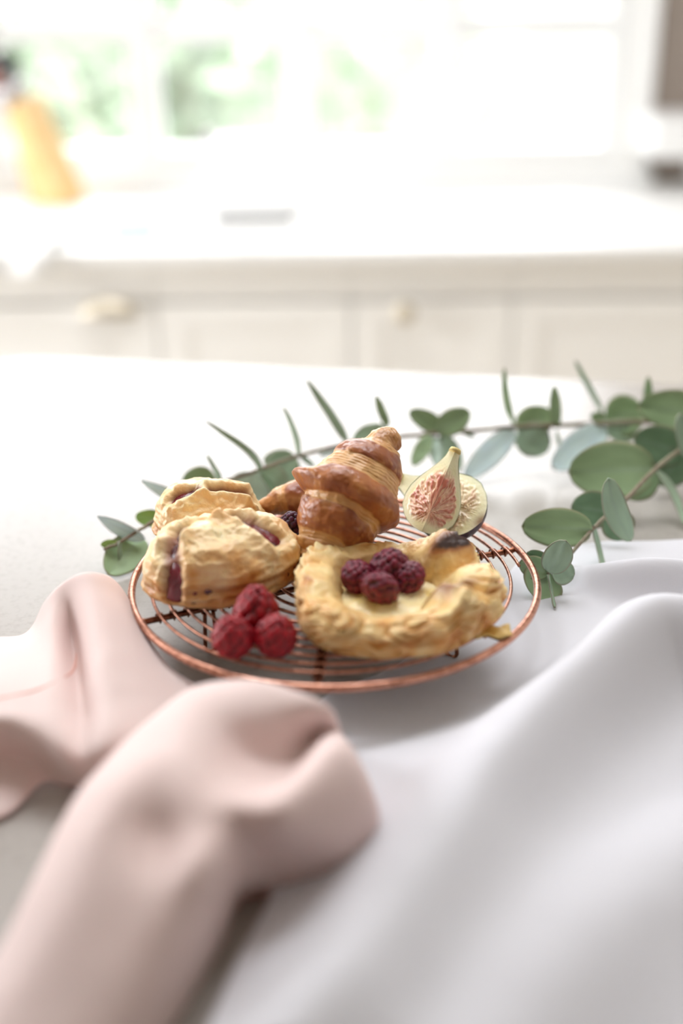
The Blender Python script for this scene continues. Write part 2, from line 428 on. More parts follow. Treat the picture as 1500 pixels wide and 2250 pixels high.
# knife block
kb0 = pz(128, 452, ZC); KY = kb0[1]
kb = thing('knife_block', 'honey coloured wooden knife block leaning left on the worktop, holding knives', 'knife block', (kb0[0], KY, ZC))
def blockpt(px, py, dy): return pd(px, py, KY + dy)
bl = [blockpt(60, 424, .03), blockpt(143, 452, -.02), blockpt(196, 424, .07), blockpt(120, 405, .11)]
for p in bl: p[2] = ZC + .0005
tl = [blockpt(6, 236, .03), blockpt(44, 222, -.02), blockpt(92, 204, .07), blockpt(50, 214, .11)]
V = np.array(bl + tl)
bm = bmesh.new(); vs = [bm.verts.new(p) for p in V]
for q in ([3, 2, 1, 0], [4, 5, 6, 7], [0, 1, 5, 4], [1, 2, 6, 5], [2, 3, 7, 6], [3, 0, 4, 7]): bm.faces.new([vs[i] for i in q])
bmesh.ops.bevel(bm, geom=bm.edges[:], offset=.004, segments=2, affect='EDGES')
bm.verts.index_update(); V2 = np.array([v.co[:] for v in bm.verts]); F2 = [[v.index for v in f.verts] for f in bm.faces]; bm.free()
mesh('block', V2, F2, M['wood_block'], kb, smooth=False)
KN = 0
for (b0, b1, dy, kind, lab) in (((52, 212), (6, 112), .05, 'black', 'knife with a black handle, standing highest in the wooden block'),
                           ((22, 232), (-28, 150), .015, 'redbrown', 'knife with a red brown handle and pale steel bolster in the block'),
                           ((20, 226), (-40, 100), .07, 'black', 'knife with a black handle at the left back of the block')):
    A = blockpt(*b0, dy); B = blockpt(*b1, dy); ax = B - A; L_ = np.linalg.norm(ax); ax /= L_
    kt = thing('kitchen_knife', lab, 'knife', A, 'knives in the wooden block')
    v, f = tube([A - ax * .09, A + ax * .004], [.004, .006], 6); mesh('blade', v, f, M['steel'], kt)
    v, f = tube([A + ax * .004, A + ax * .012, A + ax * .035], [.015, .018, .014], 12); mesh('bolster', v, f, M['steel'], kt)
    tt = np.linspace(0, 1, 9); v, f = tube([A + ax * (.036 + (L_ - .036) * t) for t in tt], .012 + .004 * np.sin(tt * math.pi * 1.5) ** 2, 12)
    mesh('handle', v, f, M[kind], kt)

# white lidded bin with dark knob, sponge, towel on the worktop
b0 = pz(455, 492, ZC); b1 = pz(660, 486, ZC)
bb = thing('bread_bin', 'white rounded bread bin standing on the worktop below the window', 'bread bin', ((b0[0] + b1[0]) / 2, b0[1] + .08, ZC))
for p, q in ((.012, 0), (.012, .13), (-.012, 0), (-.012, .13)):
    pass
box('body', (b0[0], b0[1], ZC + .008), (b1[0], b0[1] + .15, ZC + .115), M['enamel'], bb, .02, segs=4)
box('base', (b0[0] + .012, b0[1] + .008, ZC + .0005), (b1[0] - .012, b0[1] + .142, ZC + .0085), M['black'], bb)  # black strip standing in for the shadow line beneath the bin
box('lid', (b0[0] - .003, b0[1] - .003, ZC + .1155), (b1[0] + .003, b0[1] + .153, ZC + .132), M['enamel'], bb, .008, segs=3)
kp = np.array([b0[0] + .012, b0[1] + .03, ZC + .132])
th = np.linspace(0, 2 * math.pi, 14, endpoint=False)
V = np.array([[kp + np.array([r * math.cos(t), r * math.sin(t), h]) for t in th] for h, r in ((0, .006), (.008, .005), (.012, .011), (.02, .012), (.024, .004))])
mesh('knob', V, grid_faces(5, 14, True), M['steel'], bb)
s0 = pz(292, 528, ZC)
sp = thing('dish_sponge', 'small pale blue dish sponge lying on the white worktop', 'sponge', (s0[0], s0[1], ZC))
box('sponge_pad', (s0[0] - .035, s0[1], ZC + .0005), (s0[0] + .035, s0[1] + .05, ZC + .022), M['sponge'], sp, .006)
box('scourer', (s0[0] - .035, s0[1], ZC + .0221), (s0[0] + .035, s0[1] + .05, ZC + .028), M['sponge'], sp, .002)
# towel over the front edge at the far left
u = np.linspace(0, 1, 40); prof = np.array([(YC + .26, ZC + .012), (YC + .2, ZC + .016), (YC + .12, ZC + .018), (YC + .05, ZC + .016), (YC + .005, ZC + .014), (YC - .018, ZC + .002), (YC - .02, ZC - .02), (YC - .018, ZC - .03)])
prof = catmull(prof, 5)
xx = np.linspace(-.66, -.445, 40)
V = np.array([[(x + .006 * math.sin(p[0] * 60), p[0] + (.006 * math.sin(x * 70) if p[1] < ZC else 0), max(p[1] + .005 * math.sin(x * 55 + p[0] * 8), ZC + .003) if p[0] > YC else p[1] + .004 * math.sin(x * 40)) for x in xx] for p in prof])
tag(mesh('tea_towel', V, grid_faces(len(prof), 40), M['towel'], None, solid=.003), 'white folded tea towel hanging over the far left worktop edge', 'towel')
# right side of the window: shelf with white bread crock
sh = thing('wall_shelf', 'thick white shelf on the taupe wall right of the window', 'shelf', (.95, YB - .12, .08))
z0 = pd(1470, 350, YB - .19)[2]; z1 = pd(1470, 262, YB - .19)[2]; x0 = pd(1436, 300, YB - .19)[0]
box('board', (x0, YB - .19, z0), (XR - .01, YB - .013, z1), M['white_gloss'], sh, .006)
box('bracket', (x0 + .12, YB - .10, z0 - .06), (x0 + .14, YB - .013, z0 - .0005), M['white_gloss'], sh, .003)
box('bracket', (x0 + .5, YB - .10, z0 - .06), (x0 + .52, YB - .013, z0 - .0005), M['white_gloss'], sh, .003)

# ------------------------------------------------------------------ table
c0 = np.array([-.352, 1.195]); ang = math.atan2(-.0915, .5)
ux = np.array([math.cos(ang), math.sin(ang)]); uy = np.array([-ux[1], ux[0]])
tb = thing('kitchen_table', 'large table with a smooth white stone top in the foreground', 'table', (0.25, .6, FLOOR))
TW, TD, TT = 1.55, 1.06, .035
def tpt(a, b): q = c0 + ux * a - uy * b; return q
# rounded-corner slab
rr = .02; out = []
for (a, b, s) in ((rr, rr, 180), (TW - rr, rr, 270), (TW - rr, TD - rr, 0), (rr, TD - rr, 90)):
    for t in np.linspace(0, 90, 7):
        w = math.radians(s + t); out.append((a + rr * math.cos(w), b + rr * math.sin(w)))
out = np.array(out); ctr2 = out.mean(0)
lay = []
for z, ins in ((-TT, .004), (-TT + .003, 0), (-.004, 0), (-.0012, .0012), (0, .004)):
    o2 = ctr2 + (out - ctr2) * (1 - ins / 0.6)
    lay.append([(*(c0 + ux * a - uy * b), z) for a, b in o2])
V = np.array(lay).reshape(-1, 3); n = len(out)
fc = grid_faces(5, n, True).tolist() + [list(range(n)), list(range(4 * n, 5 * n))]
mesh('table_top', V, fc, M['quartz'], tb, smooth=False)
for a, b in ((.12, .12), (TW - .12, .12), (TW - .12, TD - .12), (.12, TD - .12)):
    q = tpt(a, b); box('leg', (q[0] - .035, q[1] - .035, FLOOR), (q[0] + .035, q[1] + .035, -TT - .0002), M['white_gloss'], tb, .004, rotz=ang, pivot=(q[0], q[1], 0))
for a0, b0_, a1, b1_ in ((.16, .11, TW - .16, .13), (.16, TD - .13, TW - .16, TD - .11)):
    q0 = (tpt(a0, b0_) + tpt(a1, b1_)) / 2
    box('apron', (q0[0] - (a1 - a0) / 2, q0[1] - .01, -TT - .09), (q0[0] + (a1 - a0) / 2, q0[1] + .01, -TT - .0002), M['white_gloss'], tb, .002, rotz=ang, pivot=(*q0, 0))

# ------------------------------------------------------------------ white linen cloth
def polydist(X, Y, P):
    best = np.full(X.shape, 1e9); zz = np.zeros(X.shape); ww = np.zeros(X.shape); sd = np.zeros(X.shape)
    for k in range(len(P) - 1):
        a = P[k]; b = P[k + 1]; d = b[:2] - a[:2]; L2 = d @ d
        t = np.clip(((X - a[0]) * d[0] + (Y - a[1]) * d[1]) / L2, 0, 1)
        dx = X - a[0] - t * d[0]; dy = Y - a[1] - t * d[1]; D = np.hypot(dx, dy)
        m = D < best
        best = np.where(m, D, best); zz = np.where(m, a[2] + (b[2] - a[2]) * t, zz); ww = np.where(m, a[3] + (b[3] - a[3]) * t, ww)
        sd = np.where(m, np.sign(d[0] * dy - d[1] * dx), sd)
    return best, zz, ww, sd
def ridge_pts(L):
    R_ = []
    for px, py, z, w in L:
        p = pz(px, py, z); R_.append((p[0], p[1], z, w))
    R_ = np.array(R_); return catmull(R_, 6)
ridges = [
    # px, py, crest height, half width
    [(1640, 1360, .035, .035), (1530, 1330, .047, .034), (1430, 1325, .050, .033), (1330, 1400, .046, .034), (1200, 1530, .040, .036), (1060, 1690, .034, .036), (950, 1860, .030, .036), (830, 2020, .027, .034), (690, 2200, .025, .03), (560, 2360, .02, .03)],
    [(1250, 1262, .004, .012), (1330, 1250, .018, .013), (1420, 1240, .026, .015), (1520, 1244, .024, .017), (1650, 1260, .01, .02)],
    [(1700, 1760, .016, .05), (1500, 1850, .02, .05), (1330, 1990, .02, .045), (1180, 2150, .018, .04), (1050, 2330, .014, .04)],
    [(760, 1700, .0, .02), (900, 1620, .008, .022), (1030, 1545, .010, .02), (1130, 1480, .004, .016)],
]
ridges = [ridge_pts(r) for r in ridges]
def cloth_h(X, Y):
    z = np.full(X.shape, .0022)
    for k, P in enumerate(ridges):
        D, zz, ww, sd = polydist(X, Y, P)
        asym = np.where(sd > 0, 1.0, 1.15) if k == 0 else 1.0
        z = z + zz * np.exp(-(D / (ww * asym)) ** 2 * 1.3)
    p3 = np.stack([X, Y, 0 * X], -1)
    rk = np.hypot(X + .0046, Y - .628)
    free = sm(.118, .17, rk)
    z = z * (.06 + .94 * free) + .0009 * (1 - free)
    z = z + free * .0016 * (fbm(p3, 9, 3, 5) + .6) 
    return np.maximum(z, .0012)
edge = np.array([pz(*q, 0)[:2] for q in ((430, 2400), (520, 2150), (600, 1980), (640, 1800), (690, 1560), (850, 1478), (980, 1395), (1080, 1310), (1150, 1235), (1240, 1215), (1330, 1200))])
edge = catmull(edge, 8)
n_u = 190; tt = np.linspace(0, 1, n_u)
far = np.array([pz(*q, 0)[:2] for q in ((1500, 2400), (1700, 2250), (1800, 2050), (1850, 1850), (1900, 1700), (1900, 1600), (1900, 1500), (1900, 1400), (1880, 1330), (1850, 1260), (1800, 1190))])
far = catmull(far, 8)
G2 = edge[:, None] * (1 - tt[None, :, None]) + far[:, None] * tt[None, :, None]
G2 = catmull(G2, 3)
Zc = cloth_h(G2[..., 0], G2[..., 1])
V = np.concatenate([G2, Zc[..., None]], -1)
tag(mesh('linen_cloth', V, grid_faces(*V.shape[:2]), M['white_linen'], None, solid=-.0008), 'rumpled white linen cloth spread over the right side of the table', 'cloth')

# ------------------------------------------------------------------ blush napkin (two draped folds, one mesh)
def sheet(rows, k=8, it=6):
    P = np.array([[pz(px, py, z) for px, py, z in r] for r in rows])
    P = catmull(catmull(P, k, 0), k, 1)
    P = smooth_grid(P, it)
    P[..., 2] = np.maximum(P[..., 2], .0014)
    return P
def skirt(r, dz=.0):                     # ground contact straight under the outer silhouette
    out_ = []
    p = pz(*r[0]); c = pz(*r[2])
    q = p + (c - p) * .08; q[2] = .0015
    return q
C_rows = [
    [(-330, 2400, .004), (-200, 2420, .010), (-60, 2480, .012), (70, 2500, .010), (170, 2480, .006), (230, 2440, .002)],
    [(-40, 2150, .020), (50, 2165, .030), (160, 2200, .029), (262, 2230, .024), (330, 2255, .012), (362, 2275, .002)],
    [(95, 1890, .038), (180, 1890, .052), (290, 1950, .047), (390, 2005, .042), (455, 2045, .021), (482, 2072, .002)],
    [(190, 1720, .046), (265, 1750, .061), (350, 1850, .046), (445, 1895, .054), (505, 1945, .026), (525, 1975, .002)],
    [(330, 1580, .050), (385, 1640, .062), (440, 1742, .060), (505, 1800, .053), (560, 1890, .028), (610, 1957, .002)],
    [(430, 1507, .054), (475, 1580, .057), (545, 1690, .038), (600, 1775, .060), (650, 1870, .030), (705, 1942, .002)],
    [(560, 1497, .055), (592, 1565, .054), (632, 1690, .030), (660, 1722, .060), (725, 1835, .034), (790, 1920, .002)],
    [(685, 1538, .054), (700, 1568, .051), (702, 1618, .032), (738, 1640, .058), (800, 1760, .037), (832, 1895, .002)],
    [(735, 1578, .044), (740, 1592, .040), (744, 1612, .036), (776, 1655, .046), (822, 1760, .028), (838, 1885, .002)],
    [(750, 1650, .002), (755, 1655, .002), (765, 1665, .002), (795, 1700, .002), (832, 1790, .002), (842, 1880, .002)],
]
P = np.array([[pz(*q) for q in r] for r in C_rows])
S0 = np.array([skirt(r) for r in C_rows])[:, None]
Pm = (S0 + P[:, :1]) / 2; Pm[..., 2] = P[:, :1, 2] * .55; Pm[..., :2] = P[:, :1, :2] * .85 + S0[..., :2] * .15
P = np.concatenate([S0, Pm, P], 1)
C = smooth_grid(catmull(catmull(P, 9, 0), 9, 1), 6); C[..., 2] = np.maximum(C[..., 2], .0014)
A_rows = [
    [(-170, 1405, .003), (-160, 1440, .012), (-150, 1490, .030), (-150, 1560, .036), (-150, 1600, .033), (-150, 1680, .010), (-160, 1800, .002)],
    [(-10, 1402, .003), (0, 1424, .014), (10, 1480, .030), (0, 1555, .037), (0, 1592, .034), (0, 1665, .012), (0, 1800, .002)],
    [(60, 1392, .004), (74, 1402, .018), (80, 1452, .028), (70, 1540, .035), (80, 1612, .033), (92, 1668, .012), (90, 1722, .003)],
    [(100, 1325, .030), (112, 1345, .033), (124, 1425, .031), (126, 1530, .034), (138, 1645, .031), (146, 1692, .014), (148, 1722, .003)],
    [(145, 1282, .041), (150, 1312, .038), (163, 1420, .017), (178, 1540, .020), (184, 1655, .026), (186, 1702, .012), (190, 1730, .003)],
    [(195, 1263, .045), (200, 1297, .046), (212, 1420, .041), (228, 1540, .036), (240, 1640, .031), (242, 1702, .012), (246, 1740, .003)],
    [(248, 1278, .038), (255, 1312, .039), (282, 1420, .036), (312, 1520, .032), (332, 1620, .026), (340, 1702, .010), (342, 1760, .002)],
    [(285, 1328, .027), (300, 1368, .028), (335, 1440, .026), (380, 1515, .024), (420, 1600, .018), (430, 1702, .009), (432, 1760, .002)],
    [(303, 1372, .015), (325, 1410, .019), (372, 1468, .019), (430, 1510, .017), (480, 1570, .012), (490, 1660, .007), (490, 1740, .002)],
]
P = np.array([[pz(*q) for q in r] for r in A_rows])
S0 = P[:, :1].copy(); S0[..., 2] = .0015; S0[..., 1] -= .004
P = np.concatenate([S0, P], 1)
A = smooth_grid(catmull(catmull(P, 9, 0), 9, 1), 5); A[..., 2] = np.maximum(A[..., 2], .0014)
for Q in (A, C):
    Q[..., 2] += .0009 * np.maximum(fbm(Q, 26, 3, 9), -.6) * sm(.003, .02, Q[..., 2])
V, fc = join([(A, grid_faces(*A.shape[:2])), (C, grid_faces(*C.shape[:2]))])
tag(mesh('linen_napkin', V, fc, M['pink_linen'], None, solid=-.0009), 'crumpled blush pink linen napkin in the left foreground beside the copper rack', 'napkin')
nap = bpy.data.objects['linen_napkin']
def to_px(Q):
    X, Y, Z = Q[..., 0], Q[..., 1], Q[..., 2] - H
    zc = Y * CP - Z * SP; yc = Z * CP + Y * SP; u = X / zc; w = yc / zc; c, s_ = math.cos(ROLL), math.sin(ROLL)
    return np.stack([750 + F * (u * c - w * s_), 1125 - F * (u * s_ + w * c)], -1)
def snap(line, Q):
    q = to_px(Q).reshape(-1, 2); W = Q.reshape(-1, 3); res_ = []
    for p in catmull(np.array(line, float), 6):
        d = np.hypot(*(q - p).T); k = np.argsort(d)[:4]; wt = 1 / (d[k] + .5); res_.append((W[k] * wt[:, None]).sum(0) / wt.sum())
    res_ = np.array(res_)
    for _ in range(2): res_[1:-1] = .5 * res_[1:-1] + .25 * (res_[:-2] + res_[2:])
    return res_ + np.array([0, -.0003, .0005])
for line in ([(284, 1322), (262, 1300), (225, 1287), (190, 1290), (170, 1310), (163, 1345), (165, 1400), (170, 1440), (160, 1475), (125, 1500), (70, 1522), (-40, 1545)],):
    v, f = tube(snap(line, A), .001, 6); mesh('hem', v, f, M['hem'], nap)

# ------------------------------------------------------------------ copper cooling rack
RX, RY, RZ, RR = -.0046, .628, .030, .12
rk = thing('cooling_rack', 'round copper wire cooling rack holding the pastries, figs and raspberries', 'cooling rack', (RX, RY, 0))
def rp(r, a, z=RZ): return np.array([RX + r * math.cos(a), RY + r * math.sin(a), z])
th = np.linspace(0, 2 * math.pi, 160, endpoint=False)
v, f = tube([rp(RR, a) for a in th], .0023, 12, closed=True); mesh('rim', v, f, M['copper'], rk)
turns = 12; N = 1500
s = np.linspace(0, 1, N); rad = .1125 - (.1125 - .014) * s; aa = s * turns * 2 * math.pi + .1
WZ = RZ + .0008
v, f = tube([rp(rad[i], aa[i], WZ) for i in range(N)], .00105, 6); mesh('spiral_wire', v, f, M['copper'], rk)
def ang_at(px, py): p = pz(px, py, RZ); return math.atan2(p[1] - RY, p[0] - RX)
sp_ang = [ang_at(312, 1362), ang_at(1108, 1208), ang_at(1142, 1412), ang_at(690, 1532)]
base_a = sp_ang[0]
angs = [sp_ang[0], sp_ang[3], sp_ang[2], sp_ang[1], sp_ang[1] + 1.0, sp_ang[0] - 1.0]
for a in angs:
    v, f = tube([rp(.004, a, RZ - .0016), rp(.06, a, RZ - .0016), rp(RR - .0035, a, RZ - .0016), rp(RR - .001, a, RZ - .0005)], .0019, 10)
    sp_o = mesh('spoke', v, f, M['copper_dark'], rk)
    # wire wraps where spiral crosses the spoke
    W = []
    for t in range(turns):
        k = t * 2 * math.pi + ((a - .1) % (2 * math.pi)); rr_ = .1125 - (.1125 - .014) * k / (turns * 2 * math.pi)
        if rr_ < .05 or rr_ > .116: continue
        tq = np.linspace(0, 2 * math.pi * 1.5, 18)
        er = np.array([math.cos(a), math.sin(a), 0]); et = np.array([-math.sin(a), math.cos(a), 0])
        c = rp(rr_, a, RZ - .0014)
        W.append(tube([c + er * (-.0016 + .0032 * q / tq[-1]) + et * .0026 * math.cos(q) + np.array([0, 0, .0028 * math.sin(q)]) for q in tq], .0006, 5))
    v, f = join(W); mesh('wire_wrap', v, f, M['copper_dark'], sp_o)
lt = ang_at(312, 1362)
# loop legs: one under the left spoke, others spread round
lp_top = pz(459, 1346, RZ - .003); lr = math.hypot(lp_top[0] - RX, lp_top[1] - RY); la = math.atan2(lp_top[1] - RY, lp_top[0] - RX)
for a in (la, la + 2 * math.pi / 3, la - 2 * math.pi / 3):
    er = np.array([math.cos(a), math.sin(a), 0]); et = np.array([-math.sin(a), math.cos(a), 0]); c = rp(lr, a, 0)
    pts = []
    for q in np.linspace(0, 1, 8): pts.append(c + er * -.0036 * (.7 + .3 * q) + np.array([0, 0, RZ - .0025 - (RZ - .008) * q]))
    for q in np.linspace(.2, math.pi - .2, 8): pts.append(c + er * -.0038 * math.cos(q) + np.array([0, 0, .0055 - .0042 * math.sin(q)]))
    for q in np.linspace(1, 0, 8): pts.append(c + er * .0036 * (.7 + .3 * q) + np.array([0, 0, RZ - .0025 - (RZ - .008) * q]))
    P = np.array(pts)
    v, f = tube(P, .0012, 8); mesh('leg', v, f, M['copper_dark'], rk)

# ------------------------------------------------------------------ croissants
PALE = srgb(206, 156, 94); CRUST = srgb(198, 126, 66); DARK = srgb(136, 68, 34); CREAM = srgb(236, 200, 142)
def frame_from(ax):
    ax = ax / np.linalg.norm(ax)
    e1 = np.cross(ax, VIEW); e1 /= np.linalg.norm(e1); e2 = np.cross(e1, ax)
    return ax, e1, e2
def croissant(t, name, pts, radii, bands, seed, knob=None, squash=1.0, n=260, m=200, tiltk=.0):
    pts = np.asarray(pts); K = 40
    path = catmull(pts, K); rad = catmull(np.asarray(radii, float)[:, None], K)[:, 0]
    L = np.r_[0, np.cumsum(np.linalg.norm(np.diff(path, axis=0), axis=1))]; L /= L[-1]
    s = np.linspace(0, 1, n)
    pth = np.stack([np.interp(s, L, path[:, i]) for i in range(3)], 1); r = np.interp(s, L, rad)
    T = np.gradient(pth, axis=0); T /= np.linalg.norm(T, axis=1)[:, None]
    e1 = np.cross(T, VIEW); e1 /= np.linalg.norm(e1, axis=1)[:, None]; e2 = np.cross(e1, T)
    v = np.linspace(0, 2 * math.pi, m, endpoint=False)
    S, Vv = np.meshgrid(s, v, indexing='ij')
    dirs = np.cos(Vv)[..., None] * e1[:, None] + squash * np.sin(Vv)[..., None] * e2[:, None]
    P0 = pth[:, None] + r[:, None, None] * dirs
    wob = .012 * np.sin(Vv * 2 + seed) + .014 * noise(P0, 45, seed) + .006 * noise(P0, 160, seed + 2)
    cv = np.cos(Vv)
    kL = np.interp(S, [0, .36, .46, .56, .68, .8, 1], [0, .01, .12, .12, .05, .02, 0]); kR = np.interp(S, [0, .15, .32, .45, .6, 1], [.04, .06, .07, .03, 0, 0])
    Sw = S + wob + tiltk * (np.clip(cv, 0, 1) ** 4 * kL + np.clip(-cv, 0, 1) ** 1.5 * kR)
    # band profile
    h = np.zeros_like(S); glaze = np.zeros_like(S); strip = np.zeros_like(S)
    for (a, b, amp, gz) in bands:
        w = .011
        inside = sm(a - w * .4, a + w, Sw) * (1 - sm(b - w, b + w * .4, Sw))
        x = np.clip((Sw - a) / (b - a), 0, 1)
        h = np.maximum(h, inside * amp * (np.sin(np.pi * np.clip(x, 0.001, .999)) ** .55))
        glaze = np.maximum(glaze, inside * gz * (.55 + .45 * np.sin(np.pi * x) ** .5))
    lay = np.sin(Sw * 300 + 7 * noise(P0, 50, seed + 5)) * (1 - np.clip(glaze * 1.6, 0, 1))
    disp = r[:, None] * (h - .06) + .00016 * lay + .0009 * fbm(P0, 120, 3, seed + 1)
    if knob:
        ks, kv, kw, ka = knob
        dv = np.angle(np.exp(1j * (Vv - kv)))
        disp = disp + ka * np.exp(-((S - ks) / kw) ** 2 - (dv / .55) ** 2)
    P = P0 + dirs * disp[..., None]
    tone = fbm(P0, 55, 4, seed + 3)
    top = np.clip(dirs @ np.array([-.25, .2, .95]), -1, 1)
    cg = mix(mix(CRUST, DARK, np.clip(.62 + .5 * tone, 0, 1)), srgb(214, 150, 84), sm(.25, .9, fbm(P0, 140, 3, seed + 8)) * .6)
    streak = noise(np.stack([P0[..., 0] * 30, P0[..., 1] * 30, Sw * 120 + 2.5 * tone], -1), 1, seed + 6)
    cs = mix(mix(PALE, CREAM, np.clip(.5 + streak, 0, 1)), CRUST, np.clip(.35 + .6 * streak + .4 * tone, 0, 1) * .85)
    col = mix(cs, cg, sm(.2, .8, glaze + .35 * tone))
    Pf = np.concatenate([P.reshape(-1, 3), pth[:1] - T[:1] * r[0] * .4, pth[-1:] + T[-1:] * r[-1] * .4])
    cf = np.concatenate([col.reshape(-1, 3), col[0, :1], col[-1, :1]])
    fc = grid_faces(n, m, True).tolist()
    i0 = n * m; i1 = i0 + 1
    fc += [[i0, (k + 1) % m, k] for k in range(m)] + [[i1, (n - 1) * m + k, (n - 1) * m + (k + 1) % m] for k in range(m)]
    return mesh(name, Pf, fc, M['croissant'], t, col=cf)

cy0, cy1 = .618, .662
main_pts = [pd(700, 1238, cy0), pd(716, 1200, .624), pd(748, 1135, .634), pd(775, 1085, .642), pd(806, 1035, .65), pd(835, 992, .657), pd(848, 972, .66), pd(872, 963, .662)]
main_rad = [.0150, .0195, .0255, .0285, .0235, .0150, .0098, .0068]
cr = tag(croissant(None, 'croissant', main_pts, main_rad,
     [(-.05, .04, .05, .4), (.055, .125, .08, .6), (.165, .368, .10, .9), (.412, .61, .17, 1.3), (.72, .855, .11, .95), (.895, 1.05, .10, .4)], 3, tiltk=1.0,
     knob=(.47, .05, .05, .0085)), 'large golden brown croissant leaning upright on the rack with its tip up', 'croissant')
# second croissant lying behind it, only its left horn shows
sc_pts = [pd(566, 1114, .690), pd(590, 1111, .692), pd(625, 1100, .696), pd(680, 1098, .700), pd(740, 1096, .702), pd(800, 1100, .70), pd(840, 1105, .69)]
sc_rad = [.0035, .0062, .0105, .0145, .0165, .015, .006]
tag(croissant(None, 'croissant', sc_pts, sc_rad, [(-.05, .16, .1, .5), (.2, .36, .12, .6), (.4, .62, .14, .7), (.66, .82, .12, .6)], 11, n=140, m=120),
    'pale croissant lying behind the upright one, only its left horn showing', 'croissant')

# ------------------------------------------------------------------ jam puffs (pillow shaped turnovers)
PF_PALE = srgb(250, 228, 178); PF_GOLD = srgb(226, 160, 80); PF_BROWN = srgb(180, 104, 44); PF_TAN = srgb(230, 178, 116)
def jam_puff(label, ctr, ax, ay, az, rot, seams, seed, n=230, m=300, tilt=0.0, spots=()):
    t = thing('jam_puff', label, 'pastry', (ctr[0], ctr[1], RZ + .002), 'jam filled puff pastries')
    th = np.linspace(0, 2 * math.pi, m, endpoint=False); ph = np.linspace(-math.pi / 2, math.pi / 2, n)
    PH, TH = np.meshgrid(ph, th, indexing='ij')
    ex = .78
    sg = lambda x, e: np.sign(x) * np.abs(x) ** e
    # rounded square plan, flat underneath, domed on top
    cx = sg(np.cos(TH), ex); cy = sg(np.sin(TH), ex); rr_ = np.where(PH > 0, np.abs(np.cos(PH)) ** .72, np.abs(np.cos(PH)) ** .38)
    X = cx * rr_; Y = cy * rr_; Z = np.where(PH > 0, np.sin(PH), .34 * np.sin(PH))
    P = np.stack([X * ax, Y * ay, Z * az], -1)
    nrm = np.stack([X / ax, Y / ay, Z / az], -1); nrm /= np.linalg.norm(nrm, axis=-1)[..., None] + 1e-9
    big = fbm(P, 34, 2, seed); mid = fbm(P, 95, 3, seed + 2); fin = fbm(P, 260, 2, seed + 4)
    flake = 1 - np.abs(noise(np.stack([P[..., 0] * 1.0 + .006 * mid, P[..., 1], P[..., 2] * 2.6 + .006 * big], -1), 75, seed + 31)) * 2.2
    d = .0036 * big + .0012 * mid + .0006 * flake + .0003 * fin
    groove = np.zeros_like(PH); jamw = np.zeros_like(PH)
    wob = .10 * noise(P, 60, seed + 7)
    xn, yn = X, Y
    for (px_, py_, qx, qy, wdt, dep, jam) in seams:     # segments in normalised plan coordinates
        a = np.array([px_, py_]); b = np.array([qx, qy]); dd = b - a; L2 = dd @ dd
        tq = np.clip(((xn - a[0]) * dd[0] + (yn - a[1]) * dd[1]) / L2, 0, 1)
        D = np.hypot(xn - a[0] - tq * dd[0], yn - a[1] - tq * dd[1]) + wob * .5
        gg = np.exp(-(D / wdt) ** 2) * sm(-.35, .1, np.sin(PH))
        groove = np.maximum(groove, gg * dep)
        rim = np.exp(-((D - wdt * 1.9) / (wdt * .8)) ** 2) * sm(-.2, .2, np.sin(PH))
        d = d + rim * .0016 * (1 + .5 * mid) * (1 if jam else .3)
        jamw = np.maximum(jamw, jam * np.exp(-(D / (wdt * 1.05)) ** 4) * sm(-.4, 0, np.sin(PH)))
    # lamination around the side
    side = np.exp(-((PH + .15) / .42) ** 2)
    lam = np.sin(Z * 34 + 2.2 * noise(P, 40, seed + 9)) * side
    crease = np.exp(-((PH - .10 + .18 * noise(P, 25, seed + 12)) / .09) ** 2)
    d = d + .0006 * lam - .0012 * crease - groove
    P = P + nrm * d[..., None]
    # colours: pale where thick and high, browned on edges and blisters
    up = np.sin(PH)
    tone = .50 + .55 * fbm(P, 48, 4, seed + 20) + .2 * mid - .22 * (flake - .3)
    brown = np.clip(tone * (1.05 - .55 * sm(.0, .9, up)), 0, 1)
    col = mix(mix(PF_PALE, PF_GOLD, np.clip(brown * 1.25, 0, 1)), PF_BROWN, sm(.62, 1.05, brown) * .8)
    col = mix(col, PF_TAN, sm(-.05, -.4, up) * .85)
    col = mix(col, PF_BROWN * .8, crease * .5)
    col = mix(col, srgb(120, 36, 44), np.clip(jamw, 0, 1) * .85)
    for (sx, sy, sz, sr) in spots:
        q = np.stack([X, Y, Z], -1) - np.array([sx, sy, sz]); col = mix(col, srgb(112, 62, 30), np.exp(-(np.linalg.norm(q, axis=-1) / sr) ** 4) * .85)
    # jam body just beneath
    Q = np.stack([X * ax, Y * ay, Z * az], -1) * .925 + nrm * (.0012 * fbm(P, 110, 3, seed + 30))[..., None]
    jc = mix(srgb(132, 16, 42), srgb(78, 8, 26), np.clip(.5 + fbm(P, 70, 3, seed + 33), 0, 1))
    c, s_ = math.cos(rot), math.sin(rot); ct_, st_ = math.cos(tilt), math.sin(tilt)
    def place(W):
        x, y, z = W[..., 0], W[..., 1], W[..., 2]
        x, z = x * ct_ - z * st_, x * st_ + z * ct_
        W = np.stack([x * c - y * s_, x * s_ + y * c, z], -1)
        return W
    P = place(P); Q = place(Q)
    zmin = P[..., 2].min(); off = np.array([ctr[0], ctr[1], RZ + .0022 - zmin])
    P = P + off; Q = Q + off
    mesh('crust', P, grid_faces(n, m, True), M['pastry'], t, col=col)
    Qs = Q[::3, ::3]; o = mesh('jam_filling', Qs, grid_faces(Qs.shape[0], Qs.shape[1], True), M['jam'], t, col=jc[::3, ::3]); o['label'] = 'glossy dark raspberry jam in the slits'
    return t
q0, q1 = pz(338, 1352, RZ), pz(662, 1286, RZ)
pa = math.atan2(q1[1] - q0[1], q1[0] - q0[0])
pe = pa + math.radians(6)
